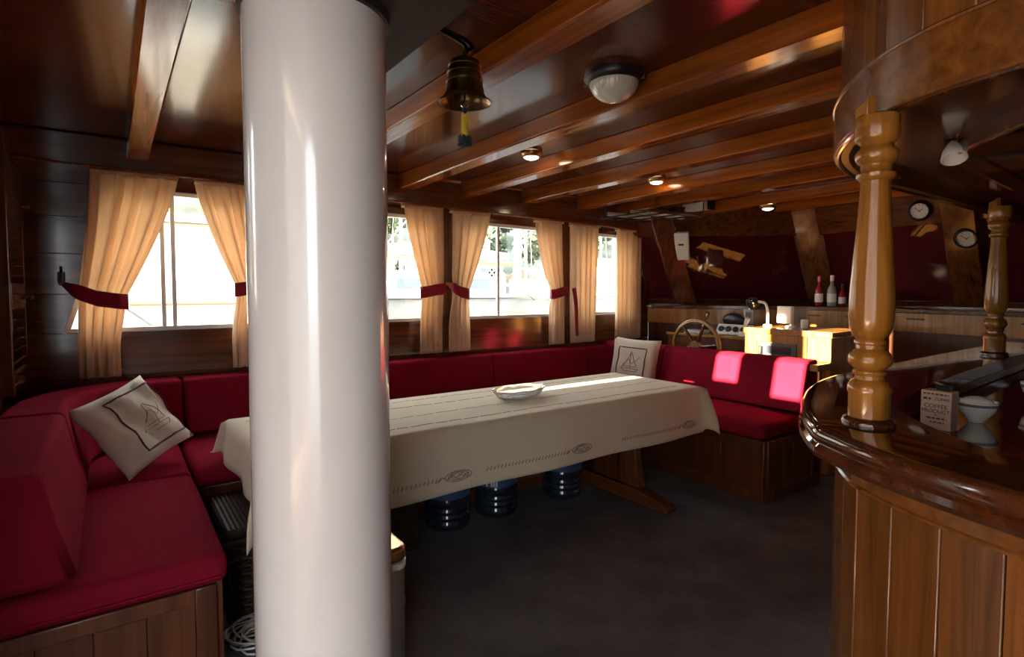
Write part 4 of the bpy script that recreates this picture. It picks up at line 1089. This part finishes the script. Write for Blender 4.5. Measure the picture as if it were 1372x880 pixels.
t = thing('vhf_handset', 'small white handset on a pale box against the dashboard', 'radio', (-2.96, 4.80, 1.05))
p = fr_[1].lerp(fr_[2], .62)
obj('cradle', MB().obox((p.x+.012, p.y-.035, 1.10), .085, .022, .14, rz=.68), 'white_plastic', t, bevel=.008)
obj('grille', MB().obox((p.x+.020, p.y-.049, 1.115), .05, .008, .05, rz=.68), 'grey_plastic', t)

def bottle(x, y, label, col, h=.27, r=.034, cap='foil'):
    t = thing('bottle', label, 'bottle', (x, y, 1.2005), 'bottles on the dashboard')
    obj('glass_body', MB().lathe([(r*.85, 0), (r, .006), (r, h*.52), (r*.85, h*.60), (r*.42, h*.70), (r*.36, h*.93), (r*.40, h*.94)], (x, y, 1.2005), 22), col, t, smooth=50)
    obj('paper_label', MB().lathe([(r+.0006, h*.14), (r+.0006, h*.42)], (x, y, 1.2005), 22, caps=False), 'label_white', t)
    obj('cap', MB().lathe([(r*.44, h*.82), (r*.44, h), (r*.36, h+.002)], (x, y, 1.2005), 16), cap, t)
bottle(-2.50, 5.20, 'red wine bottle with a pale label on the dashboard', 'red_glass')
bottle(-2.39, 5.20, 'pale clear glass bottle on the dashboard', 'pale_glass', .275, .037, 'white_plastic')
bottle(-2.32, 5.24, 'short dark red bottle beside the pale one', 'red_glass', .20, .03, 'black_plastic')

# clocks, loudspeaker
def clock(c, ax, label):
    t = thing('brass_clock', label, 'clock', c, 'round instruments on the windscreen frame')
    obj('case', MB().lathe([(.080, 0), (.082, .012), (.074, .030), (.060, .036), (.058, .028)], c, 32, caps=False, ax=ax), 'black_plastic', t, smooth=50)
    obj('dial', MB().lathe([(.060, .018), (.059, .026), (.001, .026)], c, 32, ax=ax), 'dial', t)
    A = Vector(ax).normalized(); q_ = A.to_track_quat('Z', 'Y').to_matrix(); C_ = Vector(c)
    for ang, L in ((.6, .030), (2.4, .042)):
        d = q_ @ Vector((math.cos(ang), math.sin(ang), 0))
        obj('hand', MB().tube([C_+A*.029-d*.008, C_+A*.029+d*L], .0022, 5), 'ink', t)
    mk = MB()
    for i in range(12):
        d = q_ @ Vector((math.cos(i*PI/6), math.sin(i*PI/6), 0)); mk.tube([C_+A*.0275+d*.046, C_+A*.0275+d*.054], .0016, 4)
    obj('hour_marks', mk, 'ink', t)
clock((-1.72, 5.135, 1.965), (.10, -1, -.25), 'round black-cased clock on the header over the windscreen')
clock((-1.425, 5.155, 1.735), (.10, -1, -.45), 'round black-cased barometer on the raked windscreen post')
sk = thing('wall_speaker', 'tall white slotted speaker box on the windscreen post', 'speaker', (-3.40, 4.42, 1.63))
mz = Matrix.Rotation(math.radians(40), 3, 'Z')
obj('case', MB().obox((-3.415, 4.435, 1.765), .13, .05, .27, rz=math.radians(28), rx=math.radians(22)), 'white_plastic', sk, bevel=.008, seg=3)
obj('slot', MB().obox((-3.400, 4.402, 1.775), .05, .012, .014, rz=math.radians(28), rx=math.radians(22)), 'black_plastic', sk)

# ================================================================== OUTSIDE
M['sea'] = plain('harbour_water', (.05, .10, .11), rough=.12, bump=.5, nscale=3)
M['cream_grp'] = plain('cream_boat_cabin', (.70, .62, .48), rough=.4, noise=.04, nscale=2)
M['white_grp'] = plain('white_boat_paint', (.80, .80, .78), rough=.35)
M['teak_rail'] = wood('teak_rail', (.34, .17, .07), (.52, .28, .12), 'y', rough=.4, coat=.2)
M['grey_hull'] = plain('greyed_timber_hull', (.30, .275, .25), rough=.6, noise=.15, nscale=3)
M['alu'] = plain('aluminium_spar', (.55, .56, .58), rough=.35, metal=.6)
M['pane_dark'] = plain('tinted_pane', (.10, .12, .13), rough=.1)
M['hill'] = plain('scrub_hillside', (.075, .090, .070), rough=.95, noise=.6, nscale=.12)
M['leaf'] = plain('pine_foliage', (.045, .070, .035), rough=.9, noise=.5, nscale=1.2)
M['bark'] = plain('pine_bark', (.16, .11, .08), rough=.9)
M['house_wall'] = plain('white_house_wall', (.76, .72, .66), rough=.8)
M['roof_tile'] = plain('terracotta_roof', (.42, .17, .09), rough=.8)
M['canvas'] = fabric('white_canvas', (.80, .78, .74), weave=120, noise=.03, bump=.1, sheen=0)
M['deck'] = wood('deck_teak', (.30, .19, .11), (.46, .32, .20), 'y', rough=.6, coat=0)

sea = obj('water', MB().add([(-260, -200, -1.2), (60, -200, -1.2), (60, 260, -1.2), (-260, 260, -1.2)], [(0, 1, 2, 3)]), 'sea'); struct('water', 'calm harbour water outside the windows', o=sea)
dk = obj('deck', MB().box(-4.1, 2.6, -4.2, -.47, -.12, -.03), 'deck'); struct('deck', 'aft deck outside the doorway', o=dk)
hu = obj('hull_side', MB().box(-4.1, -3.98, -4.2, 6.2, -1.3, -.07), 'white_grp'); struct('hull', 'white hull side below the windows', o=hu)
# unseen canvas screen, added to keep the sun out of the doorway
cs = thing('added_sun_screen', 'unseen white canvas screen added on the aft deck to block the sun', 'screen', (.45, -2.4, -.03))
cvs = MB(); cvs.grid(lambda u, v: (lerp(-1.80, 2.6, u), -2.4 + .03*math.sin(u*23)*math.sin(v*PI), lerp(.05, 2.62, v)), 40, 8)
obj('sheet', cvs, 'canvas', cs, solid=.002, smooth=80)
for x in (-1.80, .4, 2.6): obj('pole', MB().tube([(x, -2.4, -.03), (x, -2.4, 2.66)], .02, 8), 'alu', cs)
aw = thing('added_shade_awning', 'unseen white awning added over the aft deck to cut sky light', 'awning', (-.75, -2.3, 2.7))  # out-of-view awning, added to reduce sky light entering by the doorway
obj('sheet', MB().grid(lambda u, v: (lerp(-4.1, 2.6, u), lerp(-4.2, -.9, v), 2.74+.10*math.sin(PI*u)), 20, 6), 'canvas', aw, solid=.002, smooth=80)
for x in (-4.1, 2.6):
    for y in (-4.2, -.9): obj('pole', MB().tube([(x, y, -.03), (x, y, 2.74)], .02, 8), 'alu', aw)
obj('top_rail', MB().tube([(-1.8, -2.4, 2.64), (2.6, -2.4, 2.64)], .018, 8), 'alu', cs)

# cream motor boat lying alongside
nb = thing('motor_boat', 'cream cabin boat lying alongside outside the sloping window', 'boat', (-8.2, -.5, -1.2))
obj('hull', MB().prism([(-6.3, -7, .35), (-6.6, -7, -1.25), (-9.8, -7, -1.25), (-10.1, -7, .35)], (0, 9.2, 0)), 'white_grp', nb, bevel=.05)
obj('cabin', MB().prism([(-7.0, -6, .35), (-7.05, -6, 2.08), (-9.3, -6, 2.08), (-9.4, -6, .35)], (0, 7.9, 0)), 'cream_grp', nb, bevel=.04)
obj('roof', MB().box(-9.5, -6.85, -6.2, 2.1, 2.08, 2.15), 'white_grp', nb, bevel=.02)
for y in (-2.6, -.9, .75):
    f_ = obj('cabin_window', MB().box(-7.06, -7.02, y-.55, y+.55, 1.35, 1.85), 'cream_grp', nb, bevel=.01)
    obj('blind', MB().box(-7.03, -7.005, y-.50, y+.50, 1.40, 1.80), 'white_grp', f_)
obj('handrail', MB().tube([(-6.45, -6, 1.21), (-6.45, 2.1, 1.21)], .018, 8), 'teak_rail', nb)
obj('lower_rail', MB().tube([(-6.45, -6, .95), (-6.45, 2.1, .95)], .008, 6), 'alu', nb)
for i in range(9): obj('stanchion', MB().tube([(-6.45, -6+i*1.0, .34), (-6.45, -6+i*1.0, 1.21)], .012, 6), 'alu', nb)
# leaning grey spar on our own side deck
lsp = obj('boat_hook_pole', MB().tube([(-4.6, -.40, 1.63), (-4.6, .32, 1.02), (-4.6, 1.2, .27), (-4.6, 1.62, -.07)], .028, 10), 'alu'); tag(lsp, 'grey pole leaning on the side deck outside the sloping window', 'pole')
sd = obj('side_deck', MB().box(-4.9, -4.1, -4.2, 6.2, -.16, -.10), 'deck'); struct('deck', 'narrow side deck below the windows', o=sd)

# grey timber boat further along
tb2 = thing('timber_boat', 'grey timber sailing boat seen through the middle windows', 'boat', (-11, 9, -1.2))
obj('hull', MB().prism([(-9.0, 2.6, 1.2), (-9.3, 2.6, -1.25), (-12.4, 2.6, -1.25), (-12.7, 2.6, 1.2)], (0, 15, 0)), 'grey_hull', tb2, bevel=.04)
obj('cap_rail', MB().box(-9.08, -8.92, 2.5, 17.7, 1.2, 1.26), 'white_grp', tb2, bevel=.01)
obj('rubbing_strake', MB().box(-9.12, -8.98, 2.6, 17.5, .80, .88), 'teak_rail', tb2, bevel=.01)
dh = obj('deckhouse', MB().box(-11.9, -10.0, 3.4, 7.0, 1.2, 1.72), 'white_grp', tb2, bevel=.04)
for y in (3.9, 4.7, 5.5, 6.3): obj('deckhouse_window', MB().box(-10.0, -9.985, y-.25, y+.25, 1.36, 1.58), 'pane_dark', dh)
dh2 = obj('deckhouse', MB().box(-11.6, -10.2, 9.0, 12.5, 1.2, 1.62), 'white_grp', tb2, bevel=.04)
for y in (9.6, 10.5, 11.4): obj('deckhouse_window', MB().box(-10.2, -10.185, y-.3, y+.3, 1.32, 1.52), 'pane_dark', dh2)
obj('mast', MB().tube([(-10.8, 7.9, 1.0), (-10.8, 7.9, 14)], .09, 10), 'white_grp', tb2)
obj('mast', MB().tube([(-10.8, 13.6, 1.0), (-10.8, 13.6, 12)], .08, 10), 'teak_rail', tb2)
obj('boom', MB().tube([(-10.8, 7.8, 1.95), (-10.8, 3.6, 2.05)], .06, 8), 'teak_rail', tb2)
obj('furled_sail', MB().tube([(-10.8, 7.6, 2.12), (-10.8, 6.5, 2.17), (-10.8, 5, 2.2), (-10.8, 3.8, 2.15)], [.08, .14, .13, .06], 10), 'canvas', tb2)
for (a, b) in (((-9.1, 6.6, 1.25), (-10.8, 7.9, 12)), ((-9.1, 7.6, 1.25), (-10.8, 7.9, 13)), ((-9.1, 8.8, 1.25), (-10.8, 7.9, 12)), ((-10.8, 2.9, 1.3), (-10.8, 7.9, 13)), ((-9.1, 12.9, 1.25), (-10.8, 13.6, 11)), ((-9.1, 14.2, 1.25), (-10.8, 13.6, 11)), ((-9.0, 3.0, 1.2), (-10.8, 7.9, 6))):
    obj('shroud', MB().tube([a, b], .012, 5), 'alu', tb2)
fe = thing('fender', 'white cylindrical fender with a dark top on the timber boat', 'fender', (-8.62, 6.75, .62))
obj('body', MB().lathe([(.05, .62), (.11, .66), (.125, .72), (.125, 1.0), (.10, 1.06), (.05, 1.08)], (-8.62, 6.75, 0), 18), 'white_grp', fe, smooth=60)
obj('cap', MB().lathe([(.06, 1.07), (.045, 1.10), (.02, 1.14)], (-8.62, 6.75, 0), 14), 'pane_dark', fe, smooth=60)
obj('rope', MB().tube([(-8.62, 6.75, 1.13), (-8.93, 6.75, 1.262)], .01, 6), 'black_cord', fe)

# yachts further out, white houses on the shore, pines and the hill
def yacht(x, y, L, hgt, label):
    t = thing('moored_yacht', label, 'boat', (x, y, -1.2), 'yachts moored across the harbour')
    n = 10; vs_ = []; fs = []
    for i in range(n+1):
        u = i/n; w_ = 1.5*math.sin(PI*min(1, .15+u*.85))**.6*(1 if u < .7 else 1-(u-.7)*2.2); w_ = max(.05, w_); yy = y - L/2 + L*u
        vs_ += [(x-w_, yy, .1+.35*u*u), (x-w_*.6, yy, -1.25), (x+w_*.6, yy, -1.25), (x+w_, yy, .1+.35*u*u)]
    for i in range(n): fs += [(i*4+j, (i+1)*4+j, (i+1)*4+(j+1) % 4, i*4+(j+1) % 4) for j in range(4)]
    fs += [(0, 1, 2, 3), tuple(n*4+j for j in range(4))]
    obj('hull', MB().add(vs_, fs), 'white_grp', t, smooth=50)
    c_ = obj('cabin', MB().box(x-.9, x+.9, y-L*.22, y+L*.18, .1, .85), 'white_grp', t, bevel=.12)
    obj('cabin_window', MB().box(x+.9, x+.91, y-L*.16, y+L*.12, .40, .62), 'pane_dark', c_)
    obj('mast', MB().tube([(x, y+.6, .3), (x, y+.6, hgt)], .07, 8), 'alu', t)
    obj('boom', MB().tube([(x, y+.5, 1.6), (x, y-L*.38, 1.65)], .06, 8), 'alu', t)
    for s in (-1, 1): obj('shroud', MB().tube([(x+s*1.1, y+.3, .2), (x, y+.6, hgt*.9)], .012, 4), 'alu', t)
    obj('stay', MB().tube([(x, y+L*.48, .5), (x, y+.6, hgt)], .012, 4), 'alu', t)
yl = [(-22, 13, 9, 12, 'white yacht with the tallest mast among the moored boats'), (-26, 19, 10, 13, 'white yacht moored ahead of the timber boat'), (-20, 20, 8, 11, 'short white yacht moored beyond the timber boat bow'),
      (-30, 13, 10, 13, 'white yacht moored farther out behind the others'), (-28, 27, 9, 12, 'white yacht moored close under the pine shore'), (-24, 30, 9, 12, 'white yacht seen past the curtain by the windscreen')]
for a in yl: yacht(*a)
def hh(x, y):
    d = max(0, (-x-62)/110); return -1.3 + 46*sstep(d)*(.8+.25*math.sin(y*.021+1)+.12*math.sin(y*.06)) + .8*math.sin(x*.3+y*.2)*min(1, d*4)
hl = MB().grid(lambda u, v: (lerp(-58, -240, u), lerp(-80, 240, v), hh(lerp(-58, -240, u), lerp(-80, 240, v))), 40, 70)
hlo = obj('hill', hl, 'hill', smooth=80); struct('hill', 'scrubby hillside rising beyond the harbour', o=hlo)
def house(x, y, w, d, h, label):
    z = hh(x, y)-.3
    t = thing('shore_house', label, 'house', (x, y, z), 'white houses on the shore')
    obj('walls', MB().box(x-d/2, x+d/2, y-w/2, y+w/2, z, z+h), 'house_wall', t)
    obj('roof', MB().prism([(x-d/2-.4, y-w/2-.4, z+h), (x+d/2+.4, y-w/2-.4, z+h), (x, y-w/2-.4, z+h+1.7)], (0, w+.8, 0)), 'roof_tile', t)
    k_ = int(w/2.4)
    for i in range(k_):
        for zz in ((1.2, 4.0) if h > 5 else (1.2,)):
            obj('window', MB().box(x+d/2, x+d/2+.05, y-w/2+1.0+i*2.4, y-w/2+2.0+i*2.4, z+zz, z+zz+1.3), 'pane_dark', t)
hs = [(-70, 40, 12, 7, 6, 'long white two-storey shore house with the widest front'), (-72, 58, 9, 7, 3.6, 'low white shore house beside the long one'), (-78, 26, 8, 7, 6, 'narrow two-storey white shore house above the yachts'), (-84, 48, 10, 7, 6, 'white house higher up the slope'), (-74, 76, 11, 7, 6, 'white two-storey shore house past the low one'), (-80, 92, 9, 7, 3.6, 'single-storey white house at the far shore')]
for a in hs: house(*a)
rp_ = random.Random(11)
def pine_mesh(nm, sd_):
    r_ = random.Random(sd_); mb = MB()
    for i in range(260):
        a, z = r_.random()*2*PI, r_.random(); R_ = 2.2*(math.sin(PI*(.12+.88*z))**.7)*(.35+.65*r_.random()); c = Vector((R_*math.cos(a), R_*math.sin(a), 1.6+4.6*z)); s = .32+.35*r_.random()
        v1 = Vector((r_.uniform(-1, 1), r_.uniform(-1, 1), r_.uniform(-1, 1))).normalized()*s; v2 = v1.orthogonal().normalized()*s*.8; v3 = v1.cross(v2).normalized()*s*.5
        mb.add([c-v1, c+v2, c+v1, c-v2, c+v3, c-v3], [(0, 1, 4), (1, 2, 4), (2, 3, 4), (3, 0, 4), (1, 0, 5), (2, 1, 5), (3, 2, 5), (0, 3, 5)])
    return mb.mesh(nm, (0, 0, 0), 0)
pm = [pine_mesh('crown', i) for i in range(3)]
for m_ in pm: m_.materials.append(M['leaf'])
tm = MB().tube([(0, 0, -.8), (.1, 0, 2), (0, .1, 5)], [.22, .17, .06], 7).mesh('trunk'); tm.materials.append(M['bark'])
spots = []
for i in range(150):
    x, y = rp_.uniform(-66, -130), rp_.uniform(0, 150)
    if any(abs(x-h_[0]) < 8 and abs(y-h_[1]) < h_[2]/2+4 for h_ in hs): continue
    if not .28 < y/-x < 1.25: continue
    if any((x-u)**2+(y-v)**2 < 49 for u, v in spots): continue
    spots.append((x, y))
    t = thing('pine_tree', 'dark green pine tree on the scrubby hillside', 'tree', (x, y, hh(x, y)), 'pine trees on the hillside')
    s = rp_.uniform(.75, 1.35); t.scale = (s, s, s*rp_.uniform(.9, 1.2))
    for nm, me in (('crown', pm[i % 3]), ('trunk', tm)):
        o = bpy.data.objects.new(nm, me); COL.objects.link(o); o.parent = t
